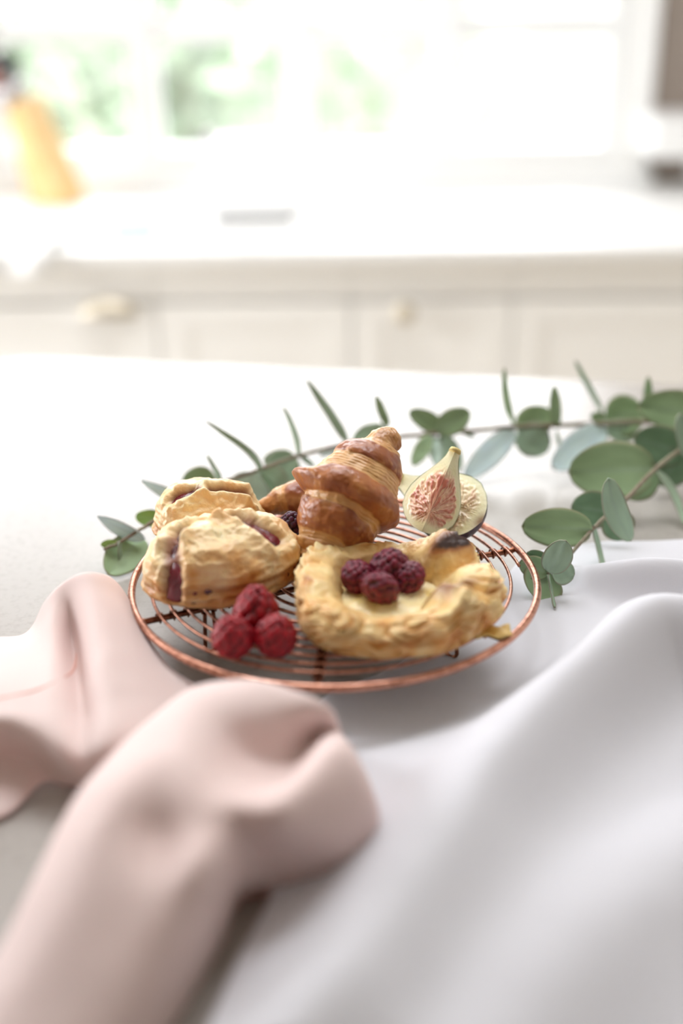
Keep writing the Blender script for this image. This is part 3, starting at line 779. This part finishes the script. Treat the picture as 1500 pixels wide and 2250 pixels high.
pc = (q0 + q1) / 2 + .0300 * np.array([-math.sin(pa), math.cos(pa), 0]) + np.array([.0085, -.0195, 0])
jam_puff('large jam puff at the left of the rack, front one, with jam oozing from slits', pc, .0465, .034, .0300, pe,
         [(-.48, .16, -.70, -.15, .105, .0068, 1), (-.70, -.15, -.86, -.62, .105, .0070, 1), (.20, .04, .54, -.56, .115, .0078, 1), (-.46, .2, .04, .2, .08, .0040, 0), (.04, .2, .22, .02, .08, .0040, .2), (.1, .2, .16, .95, .08, .003, 0)], 21,
         spots=((.34, -.72, .25, .06), (-.36, -.80, -.02, .09)))
pc2 = pc + np.array([-.016, .063, 0])
jam_puff('jam puff mostly hidden behind the front one, dark jam at its top', pc2, .033, .024, .0290, math.radians(8),
         [(-.15, -.25, -.55, -.30, .13, .0060, 1), (.10, -.3, .7, -.15, .11, .006, 1)], 44, n=150, m=200)

# ------------------------------------------------------------------ raspberries
def raspberry_mesh(r, h, seed, hollow=False, nd=58, n=90, m=110, squash=.0012):
    # drupelets as bumps round a rounded cone; returns local verts (base at z=0), colour helper
    k = np.arange(nd) + .5
    zt = 1 - 2 * k / nd; az = math.pi * (1 + 5 ** .5) * k
    C_ = np.stack([np.sqrt(1 - zt ** 2) * np.cos(az), np.sqrt(1 - zt ** 2) * np.sin(az), zt], 1)
    rs = np.random.RandomState(seed); C_ += rs.normal(scale=.05, size=C_.shape); C_ /= np.linalg.norm(C_, axis=1)[:, None]
    ph = np.linspace(-math.pi / 2, math.pi / 2, n); th = np.linspace(0, 2 * math.pi, m, endpoint=False)
    PH, TH = np.meshgrid(ph, th, indexing='ij')
    D = np.stack([np.cos(PH) * np.cos(TH), np.cos(PH) * np.sin(TH), np.sin(PH)], -1)
    dd = np.arccos(np.clip(D.reshape(-1, 3) @ C_.T, -1, 1)); dd.sort(1)
    d1 = dd[:, 0].reshape(PH.shape); d2 = dd[:, 1].reshape(PH.shape)
    cell = np.sqrt(4 * math.pi / nd) * .56
    bump = np.sqrt(np.clip(1 - (d1 / (cell * 1.18)) ** 2, 0, 1))
    taper = 1 - .22 * sm(-.2, 1, D[..., 2])
    B = np.stack([D[..., 0] * r * taper, D[..., 1] * r * taper, (D[..., 2] * .5 + .5) * h], -1)
    B = B + D * (bump[..., None] - .6) * r * .17
    gap = np.clip(1 - (d2 - d1) / (cell * .45), 0, 1)
    return B, bump, gap, D
def add_raspberry(base, r, h, seed, c_hi, c_lo, parent=None, tiltv=(0, 0), name='raspberry'):
    B, bump, gap, D = raspberry_mesh(r, h, seed)
    rx, ry = tiltv
    Rm = np.array((Matrix.Rotation(rx, 3, 'X') @ Matrix.Rotation(ry, 3, 'Y')))
    B = (B - np.array([0, 0, h * .5])) @ Rm.T
    B = B + np.array([base[0], base[1], base[2] - B[..., 2].min()])
    tone = np.clip(.55 * bump + .35 * noise(B, 140, seed) + .1, 0, 1)
    col = mix(mix(c_lo, c_hi, tone), c_lo * .5, gap * .55)
    return mesh(name, B, grid_faces(*B.shape[:2], True), M['raspberry'], parent, col=col)
RH, RL = srgb(182, 8, 32), srgb(104, 2, 20)
zt = RZ + .0019
for (px, py, r, h, seed, tv, lab) in ((511, 1462, .0112, .0240, 1, (.05, -.1), 'left one of the two front raspberries on the bare wires'),
                                 (606, 1460, .0112, .0240, 2, (.12, .16), 'right one of the two front raspberries, nearest the custard pastry'),
                                 (563, 1418, .0122, .0300, 3, (-.1, .02), 'pointed raspberry behind the front pair, against the jam puff')):
    p = pz(px, py, zt); p[1] += r * .75
    tag(add_raspberry((p[0], p[1], zt), r, h, seed, RH, RL, None, tv), lab, 'raspberry', 'loose raspberries on the rack')
p = pd(640, 1140, .655)
o = add_raspberry((p[0], p[1], p[2] - .012), .008, .016, 9, srgb(84, 14, 60), srgb(26, 8, 22), name='dark_berry')
tag(o, 'dark purple berry wedged between the jam puff and the upright croissant', 'berry')

# ------------------------------------------------------------------ raspberry custard danish
dc = pz(866, 1345, RZ + .006); 
dn = thing('raspberry_danish', 'folded custard danish with raspberries and one burnt corner, front right of rack', 'pastry', (dc[0], dc[1], RZ + .002))
def danish():
    seed = 60; n, m = 230, 420
    th = np.linspace(0, 2 * math.pi, m, endpoint=False); t = np.linspace(0, 1, n)
    Tt, TH = np.meshgrid(t, th, indexing='ij')
    ax, ay = .0575, .051
    sg = lambda x, e: np.sign(x) * np.abs(x) ** e
    rot = math.radians(8)
    cx, cy = sg(np.cos(TH), .8), sg(np.sin(TH), .8)
    def g(a, w): return np.exp(-(np.angle(np.exp(1j * (TH - a))) / w) ** 2)
    D2R = math.radians
    # rim height by direction (0 = right, 90 = back)
    hr = .0245 + .0135 * g(D2R(39), .31) + .006 * g(D2R(-6), .25) + .0105 * g(D2R(-54), .23) + .005 * g(D2R(160), .4) + .003 * g(D2R(-140), .3) + .004 * g(D2R(112), .4) - .002 * g(D2R(-95), .3) - .007 * g(D2R(12), .11) - .005 * g(D2R(-29), .12) - .003 * g(D2R(80), .12)
    hr = hr + .0022 * noise(np.stack([np.cos(TH) * 2.2, np.sin(TH) * 2.2, 0 * TH], -1), 1.6, 3)
    # rim thickness (how far the crust folds inwards)
    inn = .52 - .20 * g(D2R(-56), .28) - .10 * g(D2R(52), .3) - .14 * g(D2R(10), .35) - .04 * g(D2R(165), .5) + .05 * g(D2R(-110), .4)
    # profile control along t: bottom centre -> outer bottom -> belly -> rim crest -> inner lip -> centre
    R = np.zeros_like(TH); Z = np.zeros_like(TH)
    kt = np.array([0, .16, .22, .34, .48, .60, .70, .80, 1.0])
    kr = [0, .80, .90, 1.0, .96, .84, .70, None, 0]
    kz = [.0, .0, .08, .42, .80, 1.0, .93, None, None]
    for j in range(m):
        i0 = inn[0, j]; h0 = hr[0, j]
        rr_ = np.array([0, .80, .90, 1.0, .965, .86, max(i0 + .14, .6) , i0, 0])
        zz_ = np.array([0, 0, .0020, .42 * h0, .82 * h0, h0, .95 * h0, .0105, .0095])
        rr_ = rr_ * (1 + .035 * math.sin(3 * th[j] + 1.0) + .03 * math.sin(5 * th[j] + 2.2)); R[:, j] = np.interp(t, kt, rr_); Z[:, j] = np.interp(t, kt, zz_)
    # soften profile
    for _ in range(14):
        for Aq in (R, Z):
            Aq[1:-1] = .5 * Aq[1:-1] + .25 * (Aq[:-2] + Aq[2:])
    P = np.stack([cx * R * ax, cy * R * ay, Z], -1)
    out_ = sm(.16, .22, Tt) * (1 - sm(.62, .72, Tt))
    big = fbm(P, 40, 2, seed); mid = fbm(P, 100, 3, seed + 2)
    nv = np.stack([cx * .8, cy * .8, .6 + 0 * cx], -1); nv /= np.linalg.norm(nv, axis=-1)[..., None]
    lam = np.sin(Z * 900 + 5 * noise(P, 45, seed + 5) + 2 * cx)
    crust = sm(.14, .2, Tt) * (1 - sm(.78, .86, Tt))
    an_ = np.arctan2(cy, cx)
    sw = np.stack([np.cos(an_) * 1.2, np.sin(an_) * 1.2, Z * 95 + 1.6 * big], -1)
    fl1 = 1 - 2.2 * np.abs(noise(sw, 2.2, seed + 41)); fl2 = 1 - 2.2 * np.abs(noise(sw, 5.0, seed + 43))
    P = P + nv * (crust * (.0042 * big + .0014 * mid) + out_ * (.0019 * fl1 + .0009 * fl2))[..., None]
    inside = sm(.76, .84, Tt)
    P[..., 2] += inside * .0012 * fbm(P, 120, 3, seed + 7)
    # colours
    tone = .60 + .15 * out_ + .45 * fbm(P, 44, 3, seed + 20) + .12 * mid - .40 * fl1 * out_ - .22 * fl2 * out_
    hz = np.clip(P[..., 2] / .022, 0, 1.3)
    tone = tone + .10 - .12 * hz
    col = mix(mix(srgb(250, 226, 166), srgb(226, 164, 84), np.clip(tone * 1.3, 0, 1)), srgb(186, 116, 50), sm(.55, 1.0, tone) * .75)
    col = mix(col, srgb(246, 226, 164), sm(.58, .74, Tt) * .55)
    band = np.exp(-((P[..., 2] - .0145) / .003) ** 2) * out_ * g(D2R(-95), .7)
    col = mix(col, srgb(196, 120, 46), np.clip(band * (.6 + 1.2 * big), 0, .75))
    # burnt corner and scorched folds
    burn = g(D2R(27), .24) * sm(.0290, .0330, P[..., 2] + .003 * mid)
    b2 = (g(D2R(-20), .09) + g(D2R(-33), .07)) * sm(.62, .68, Tt) * (1 - sm(.74, .80, Tt))
    b3 = g(D2R(-58), .14) * sm(.60, .66, Tt) * (1 - sm(.72, .78, Tt))
    col = mix(col, srgb(176, 92, 34), np.clip(1.3 * g(D2R(30), .28) * sm(.0245, .033, P[..., 2] + .003 * mid), 0, .8))
    col = mix(col, srgb(44, 20, 16), np.clip(burn * 1.3, 0, .97))
    col = mix(col, srgb(120, 56, 34), np.clip(b2 + .8 * b3, 0, .8))
    return P, col, rot, inside
P, colr, rot, inside = danish()
c, s_ = math.cos(rot), math.sin(rot)
P = np.stack([P[..., 0] * c - P[..., 1] * s_, P[..., 0] * s_ + P[..., 1] * c, P[..., 2]], -1)
P[..., 2] += RZ + .0022 - P[..., 2].min() ; P[..., :2] += dc[:2]
mesh('crust', P, grid_faces(*P.shape[:2], True), M['pastry'], dn, col=colr)
# custard pool
th = np.linspace(0, 2 * math.pi, 120, endpoint=False); q = np.linspace(0, 1, 40)
Q, TH = np.meshgrid(q, th, indexing='ij')
V = np.stack([.0345 * Q * np.cos(TH), .028 * Q * np.sin(TH), .0150 - .0035 * Q ** 4 + 0 * TH], -1)
V[..., 2] += .0011 * fbm(V, 90, 3, 5)
cc = mix(srgb(248, 234, 190), srgb(240, 214, 140), np.clip(.4 + fbm(V, 60, 3, 8), 0, 1))
V[..., :2] += dc[:2] + np.array([-.004, .002]); V[..., 2] += RZ + .0022
mesh('custard', V, grid_faces(40, 120, True), M['custard'], dn, col=cc)
DH, DL = srgb(142, 30, 58), srgb(70, 8, 32)
for (px, py, r, h, seed, tv) in ((786, 1278, .0098, .0150, 21, (.9, .5)), (858, 1254, .0118, .0215, 22, (.2, .15)), (836, 1304, .0108, .0160, 23, (-1.0, .35)), (897, 1277, .0095, .015, 24, (.6, -.5))):
    zb = RZ + .0150
    p = pz(px, py, zb + h * .42)
    o = add_raspberry((p[0], p[1], zb), r, h, seed, DH, DL, dn, tv); o['label'] = 'dark baked raspberry sunk in the custard'
# stray flake hanging off the right edge
fl = pz(1098, 1388, RZ + .004)
V = np.array([[fl + np.array([.010 * a - .004, .006 * b, .0012 * math.sin(a * 5 + b * 3)]) for a in np.linspace(-1, 1, 9)] for b in np.linspace(-1, 1, 7)])
mesh('pastry_flake', V, grid_faces(7, 9), M['pastry'], dn, col=np.broadcast_to(srgb(236, 200, 120), (63, 3)), solid=.0008)

# ------------------------------------------------------------------ figs
def fig_prof(u):       # radius along axis 0 = blossom end, 1 = stem end (unit length 1)
    k = np.array([0, .02, .06, .14, .26, .38, .5, .62, .74, .84, .92, .97, 1.0])
    r = np.array([0, .10, .19, .29, .37, .385, .36, .295, .205, .135, .095, .085, .075])
    return np.interp(u, k, r)
def fig_piece(label, A, B, face_dir, a0, a1, seed, purple, group='cut fig pieces', fat=1.0, flesh=1.0):
    # A blossom end, B stem end; wedge of revolution between angles a0..a1 measured from face_dir
    ax = B - A; Lf = np.linalg.norm(ax); ax = ax / Lf
    e1 = face_dir - ax * (face_dir @ ax); e1 /= np.linalg.norm(e1); e2 = np.cross(ax, e1)
    t = thing('fig_piece', label, 'fig', (*((A + B) / 2)[:2], min(A[2], B[2])), group)
    u = np.linspace(0, 1, 110); u = u ** 1.0
    r = fig_prof(u) * Lf * fat
    for _ in range(3): r[1:-1] = .5 * r[1:-1] + .25 * (r[:-2] + r[2:])
    # skin
    ph = np.linspace(a0, a1, 60)
    U, PHI = np.meshgrid(u, ph, indexing='ij'); Rr = np.broadcast_to(r[:, None], U.shape)
    d = np.cos(PHI)[..., None] * e1 + np.sin(PHI)[..., None] * e2
    P = A + ax * Lf * U[..., None] + d * Rr[..., None]
    P = P + d * (.0006 * fbm(P, 60, 3, seed))[..., None] * sm(0, .002, Rr)[..., None]
    tn = np.clip(.5 + .7 * noise(np.stack([PHI * 3, PHI * 0, U * 1.2], -1), 1.5, seed), 0, 1)
    if purple: c = mix(mix(srgb(52, 30, 44), srgb(84, 46, 60), tn), srgb(120, 130, 66), sm(.75, .98, U))
    else: c = mix(mix(srgb(108, 118, 40), srgb(70, 78, 36), tn), srgb(190, 190, 120), sm(.6, .95, U))
    mesh('skin', P, grid_faces(*U.shape), M['fig_skin'], t, col=c)
    # cut faces: each from axis out to the skin
    for sgn, aa in ((-1, a0), (1, a1)):
        w = np.linspace(0, 1, 90)
        U2, W2 = np.meshgrid(u, w, indexing='ij'); R2 = r[:, None] * W2
        dd = math.cos(aa) * e1 + math.sin(aa) * e2
        nn = np.cross(ax, dd) * sgn
        Pf = A + ax * Lf * U2[..., None] + dd * R2[..., None]
        dist = (r[:, None] * (1 - W2)) / Lf          # distance from skin
        core = sm(.062, .135, dist + .035 * noise(Pf, 300, seed + 2)) * sm(.08, .20, U2) * (1 - sm(.62, .82, U2))
        ctr_u = .36
        an = np.arctan2(R2 / Lf * 1.1, U2 - ctr_u + .12)
        rad_ = np.hypot(R2 / Lf, U2 - ctr_u)
        fib = noise(np.stack([an * 13 + 1.2 * noise(Pf, 200, seed + 4), rad_ * 9, 0 * an + sgn * 4], -1), 1, seed + 3)
        fib2 = noise(np.stack([an * 26, rad_ * 14, 0 * an + sgn * 9], -1), 1, seed + 13)
        red = np.clip((.42 + 1.1 * fib + .5 * fib2) * core * flesh, 0, 1)
        seam = np.exp(-(R2 / Lf / .03) ** 2) * core * .65 * sm(.28, .42, U2)
        base_c = mix(srgb(244, 238, 202), srgb(230, 222, 160), sm(.02, .07, dist) * (.4 + .4 * noise(Pf, 120, seed + 6)))
        base_c = mix(base_c, srgb(236, 190, 160), core * .75 * flesh)
        cf = mix(base_c, srgb(190, 92, 76), np.clip(red + seam * (.6 + fib), 0, 1) * .85)
        cf = mix(cf, srgb(128, 140, 60), (1 - sm(.0, .014, dist)) * .75)
        cf = mix(cf, srgb(128, 78, 30), np.exp(-(np.hypot(R2 / Lf / .09, (U2 - .01) / .06)) ** 2) * (.9 if purple else .3))
        Pf = Pf + nn * (core * (.0011 * fib + .0006 * noise(Pf, 420, seed + 8)) + .0008 * core)[..., None] * sm(0, .15, W2)[..., None]
        mesh('cut_face', Pf, grid_faces(*U2.shape), M['fig_flesh'], t, col=cf)
    # stem stub
    v, f = tube([B - ax * .001, B + ax * .0012], [r[-1] * .9, r[-1] * .75], 12); mesh('stem', v, f, mat('fig stem', srgb(222, 200, 130), .6), t)
    return t
fA = pd(926, 1168, .652); fB = pd(1000, 990, .682)
fig_piece('upright fig quarter with its pink seedy cut faces toward the camera', fA, fB, -VIEW, math.radians(180 - 54), math.radians(180 + 50), 5, False, fat=1.08)
gA = pd(1058, 1146, .666); gB = pd(876, 1052, .708)
fig_piece('dark skinned fig half standing behind the upright quarter, pale cut face', gA, gB, (VIEW * 1 + RT * .5 - UPV * .8), math.radians(-90), math.radians(90), 8, True, fat=.96, flesh=.45)

# ------------------------------------------------------------------ eucalyptus
LEAF_G = srgb(126, 147, 112); LEAF_D = srgb(98, 122, 96); LEAF_P = srgb(164, 182, 170); LEAF_B = srgb(190, 206, 212); LEAF_Y = srgb(130, 158, 88); LEAF_K = srgb(136, 156, 134)
PAL = {'g': LEAF_G, 'd': LEAF_D, 'p': LEAF_P, 'b': LEAF_B, 'y': LEAF_Y, 'k': LEAF_K}
lcount = [0]
def leaf(parent, b, tpt_, wpx, tone, y, dy=0.0, roll=0.0, bend=0.0, cup=.12, via=None, floor_z=.004):
    lcount[0] += 1; sd_ = lcount[0]
    B = pd(b[0], b[1], y)
    T = pd(tpt_[0], tpt_[1], y + dy)
    if T[2] < floor_z: T = pz(tpt_[0], tpt_[1], floor_z)
    ax = T - B; L_ = np.linalg.norm(ax); e = ax / L_
    dist = np.linalg.norm((B + T) / 2 - CAM)
    w = wpx / F * dist / 2 / max(math.cos(roll), .2)
    Nn = -VIEW - e * (-VIEW @ e); Nn /= np.linalg.norm(Nn); Sd = np.cross(Nn, e)
    Nr = Nn * math.cos(roll) + Sd * math.sin(roll); Sr = Sd * math.cos(roll) - Nn * math.sin(roll)
    nu, nv = 22, 13
    t = np.linspace(0, 1, nu); v = np.linspace(-1, 1, nv)
    wid = w * (np.sin(np.pi * np.clip(t, .0, 1) ** .9) ** .5)
    wid[0] = w * .04; wid[-1] = w * .03
    Tq, Vq = np.meshgrid(t, v, indexing='ij'); W = wid[:, None] * Vq
    mid_ = B + ax * t[:, None]
    if via is not None:                       # sinuous leaves pass through a third point
        Vp = pd(via[0], via[1], y + dy * .5); k = t[:, None]
        mid_ = B * (1 - k) ** 2 + (2 * Vp - .5 * B - .5 * T) * 2 * k * (1 - k) + T * k ** 2
    tw = 0.5 * bend * np.sin(Tq * math.pi * 1.3)
    P = mid_[:, None] + Sr * (W * np.cos(tw))[..., None] + Nr * (np.abs(Vq) ** 1.7 * wid[:, None] * cup + bend * .25 * L_ * np.sin(Tq * 2.4) * .3 + W * np.sin(tw) + .0008 * noise(np.stack([Tq * 3, Vq * 2, 0 * Tq + sd_], -1), 1, sd_))[..., None]
    c = PAL[tone] * (1.75 + .10 * math.sin(sd_ * 2.3))
    nz = noise(np.stack([Tq * 4, Vq * 3, 0 * Tq + sd_ * 1.7], -1), 1, 2)
    ct_ = mix(np.broadcast_to(c, P.shape), c * .8, np.clip(.4 + nz, 0, 1) * .5)
    rib = np.exp(-(Vq / .06) ** 2) * (1 - Tq * .6)
    ct_ = mix(ct_, mix(c, LEAF_P, np.array(.6)), rib * .55)
    edge_ = sm(.90, 1.0, np.abs(Vq)) + sm(.96, 1, Tq)
    ct_ = mix(ct_, srgb(150, 96, 80), np.clip(edge_, 0, 1) * .5)
    back = mix(ct_, LEAF_P, np.full(Tq.shape, .35))
    th_ = .00035
    Vall = np.concatenate([(P + Nr * th_).reshape(-1, 3), (P - Nr * th_).reshape(-1, 3)])
    Vall[:, 2] = np.maximum(Vall[:, 2], .0016)
    call = np.concatenate([ct_.reshape(-1, 3), back.reshape(-1, 3)])
    f1 = grid_faces(nu, nv); n1 = nu * nv
    fc = f1.tolist() + (f1[:, ::-1] + n1).tolist()
    ring = [i for i in range(nv)] + [i * nv + nv - 1 for i in range(1, nu)] + [(nu - 1) * nv + j for j in range(nv - 2, -1, -1)] + [i * nv for i in range(nu - 2, 0, -1)]
    for k in range(len(ring)):
        a, b2 = ring[k], ring[(k + 1) % len(ring)]; fc.append([b2, a, a + n1, b2 + n1])
    return mesh('leaf', Vall, fc, M['leaf'], parent, col=call)
def stem_y(path, px):
    xs_ = [p[0] for p in path]; return np.interp(px, xs_, [p[2] for p in path])
def branch(label, path, leaves, r0, r1, z):
    pts = np.array([pz(px, py, zz) for px, py, zz in path])
    t = thing('eucalyptus_branch', label, 'eucalyptus', (pts[:, 0].mean(), pts[:, 1].mean(), 0), 'eucalyptus branches')
    pc_ = catmull(pts, 10); n_ = len(pc_)
    pc_[:, 2] += .0006 * noise(np.stack([np.arange(n_) * .35, np.zeros(n_), np.zeros(n_)], 1), 1, 3)
    v, f = tube(pc_, np.linspace(r0, r1, n_), 8); mesh('stem', v, f, M['twig'], t)
    sx = np.array([p[0] for p in path]); sy = pts[:, 1]; o = np.argsort(sx)
    for l in leaves:
        b, tp_, w, tone = l[:4]; kw = l[4] if len(l) > 4 else {}
        y = float(np.interp(b[0], sx[o], sy[o])) + kw.pop('off', 0)
        leaf(t, b, tp_, w, tone, y, **kw)
    return t
ZA = .03
branchA = [(228, 1207, .016), (262, 1192, .018), (310, 1162, .022), (362, 1130, .026), (420, 1090, .03), (480, 1062, .033), (560, 1036, .035), (650, 1003, .036), (762, 976, .036), (860, 962, .036), (960, 952, .036), (1050, 945, .036), (1140, 937, .037), (1240, 934, .038), (1340, 930, .039), (1420, 926, .04), (1540, 926, .04)]
leavesA = [
 ((312, 1180), (236, 1262), 84, 'g', dict(off=.006, dy=-.006)), ((318, 1186), (214, 1131), 30, 'b', dict(roll=.7, off=-.004, bend=.4)),
 ((258, 1193), (221, 1197), 19, 'y'), ((362, 1142), (297, 1135), 38, 'y'),
 ((262, 1190), (264, 1234), 7, 'k', dict(roll=1.1, off=-.004)), ((361, 1126), (368, 1152), 8, 'k', dict(roll=1.1, off=-.003)),
 ((420, 1106), (311, 1052), 22, 'b', dict(roll=.8, bend=.5, off=-.006)), ((478, 1068), (366, 1140), 84, 'g', dict(off=.012)),
 ((476, 1068), (398, 1060), 80, 'g', dict(off=.016)),
 ((487, 1086), (455, 1000), 12, 'k', dict(roll=1.0, via=(478, 1040))), ((556, 1036), (540, 1116), 96, 'p', dict(off=.010, dy=-.008)),
 ((566, 1036), (620, 1092), 88, 'k', dict(off=.016, dy=-.008)),
 ((572, 1034), (452, 925), 15, 'k', dict(roll=.9, via=(545, 990), off=-.004)), ((572, 1040), (614, 1092), 14, 'd', dict(roll=.9, off=-.006)),
 ((648, 1000), (590, 1058), 82, 'k', dict(off=.012)), ((646, 1002), (578, 1012), 40, 'g', dict(off=.02)),
 ((657, 1003), (622, 894), 13, 'k', dict(roll=.9, via=(648, 950))), ((660, 1003), (690, 1026), 10, 'd', dict(roll=.9)),
 ((763, 972), (674, 834), 20, 'k', dict(roll=.7, via=(730, 915))), ((852, 946), (774, 970), 54, 'k', dict(off=.006)),
 ((852, 938), (826, 868), 20, 'g', dict(roll=.5)), ((770, 980), (700, 1000), 18, 'b', dict(roll=.6)),
 ((976, 946), (898, 903), 46, 'g', dict(off=.004)), ((960, 948), (1032, 903), 58, 'g', dict(off=-.002)),
 ((945, 956), (906, 1023), 36, 'g', dict(off=-.004, dy=-.02)), ((968, 956), (1008, 1036), 50, 'k', dict(dy=-.02)),
 ((952, 958), (960, 1024), 30, 'p', dict(dy=-.02)), ((1018, 953), (1046, 960), 9, 'd'),
 ((1130, 944), (1019, 1052), 58, 'b', dict(dy=-.03)), ((1128, 934), (1108, 808), 14, 'g', dict(roll=.8, via=(1114, 880))),
 ((1136, 950), (1212, 905), 76, 'g', dict(off=.006)), ((1138, 946), (1205, 990), 78, 'k', dict(off=.004, dy=-.01)),
 ((1222, 942), (1218, 847), 24, 'g', dict(roll=.5)), ((1221, 945), (1231, 992), 9, 'k', dict(roll=.8)),
 ((1330, 940), (1212, 1029), 74, 'b', dict(dy=-.03)), ((1330, 924), (1414, 902), 92, 'g', dict(off=.010)), ((1332, 940), (1400, 955), 50, 'k', dict(off=.004)),
 ((1330, 920), (1296, 914), 26, 'g', dict(off=.004)), ((1324, 906), (1263, 792), 10, 'k', dict(roll=.8, off=.03)),
 ((1424, 926), (1424, 827), 18, 'g', dict(roll=.6)), ((1440, 926), (1520, 980), 40, 'd', dict(off=.01)),
]
branch('eucalyptus branch lying behind the rack, from the left tip to the right edge', branchA, leavesA, .0011, .0022, ZA)
branchB = [(1203, 1260, .016), (1253, 1217, .022), (1303, 1161, .028), (1345, 1122, .031), (1380, 1092, .034), (1439, 1031, .038), (1500, 984, .042), (1580, 930, .046)]
leavesB = [
 ((1439, 1030), (1247, 1037), 128, 'g', dict(off=.004, bend=.35)), ((1440, 1032), (1356, 1080), 92, 'g', dict(off=.008)),
 ((1301, 1163), (1145, 1156), 88, 'g', dict(off=-.002, bend=.2)),
 ((1346, 1126), (1254, 1112), 82, 'd', dict(off=.010)), ((1344, 1126), (1372, 1186), 74, 'd', dict(off=.008, dy=-.008)),
 ((1336, 1050), (1384, 1186), 54, 'k', dict(off=-.014, bend=.9, via=(1352, 1128))),
 ((1206, 1258), (1243, 1187), 66, 'k', dict(off=-.004, bend=.3)), ((1212, 1254), (1262, 1262), 56, 'k', dict(off=-.002)),
 ((1206, 1258), (1157, 1214), 52, 'd', dict(off=.006)), ((1205, 1258), (1140, 1236), 52, 'g', dict(off=.002)), ((1207, 1258), (1172, 1310), 98, 'g', dict(off=.003)),
 ((1303, 1154), (1337, 1290), 15, 'k', dict(roll=.9, via=(1316, 1215))), ((1203, 1262), (1218, 1336), 8, 'k', dict(roll=1.0)),
 ((1440, 1032), (1502, 1154), 25, 'k', dict(roll=.8, via=(1478, 1085))),
 ((1570, 910), (1399, 893), 88, 'g', dict(bend=.2)), ((1505, 996), (1392, 962), 88, 'd', dict(off=.012)), ((1502, 990), (1446, 1066), 84, 'd', dict(off=.012)),
 ((1512, 1005), (1492, 908), 42, 'k', dict(off=-.008, bend=.5)), ((1510, 985), (1580, 1040), 60, 'g'),
]
branch('eucalyptus branch with big green leaves, right of the rack, on the white cloth', branchB, leavesB, .0011, .0019, .03)
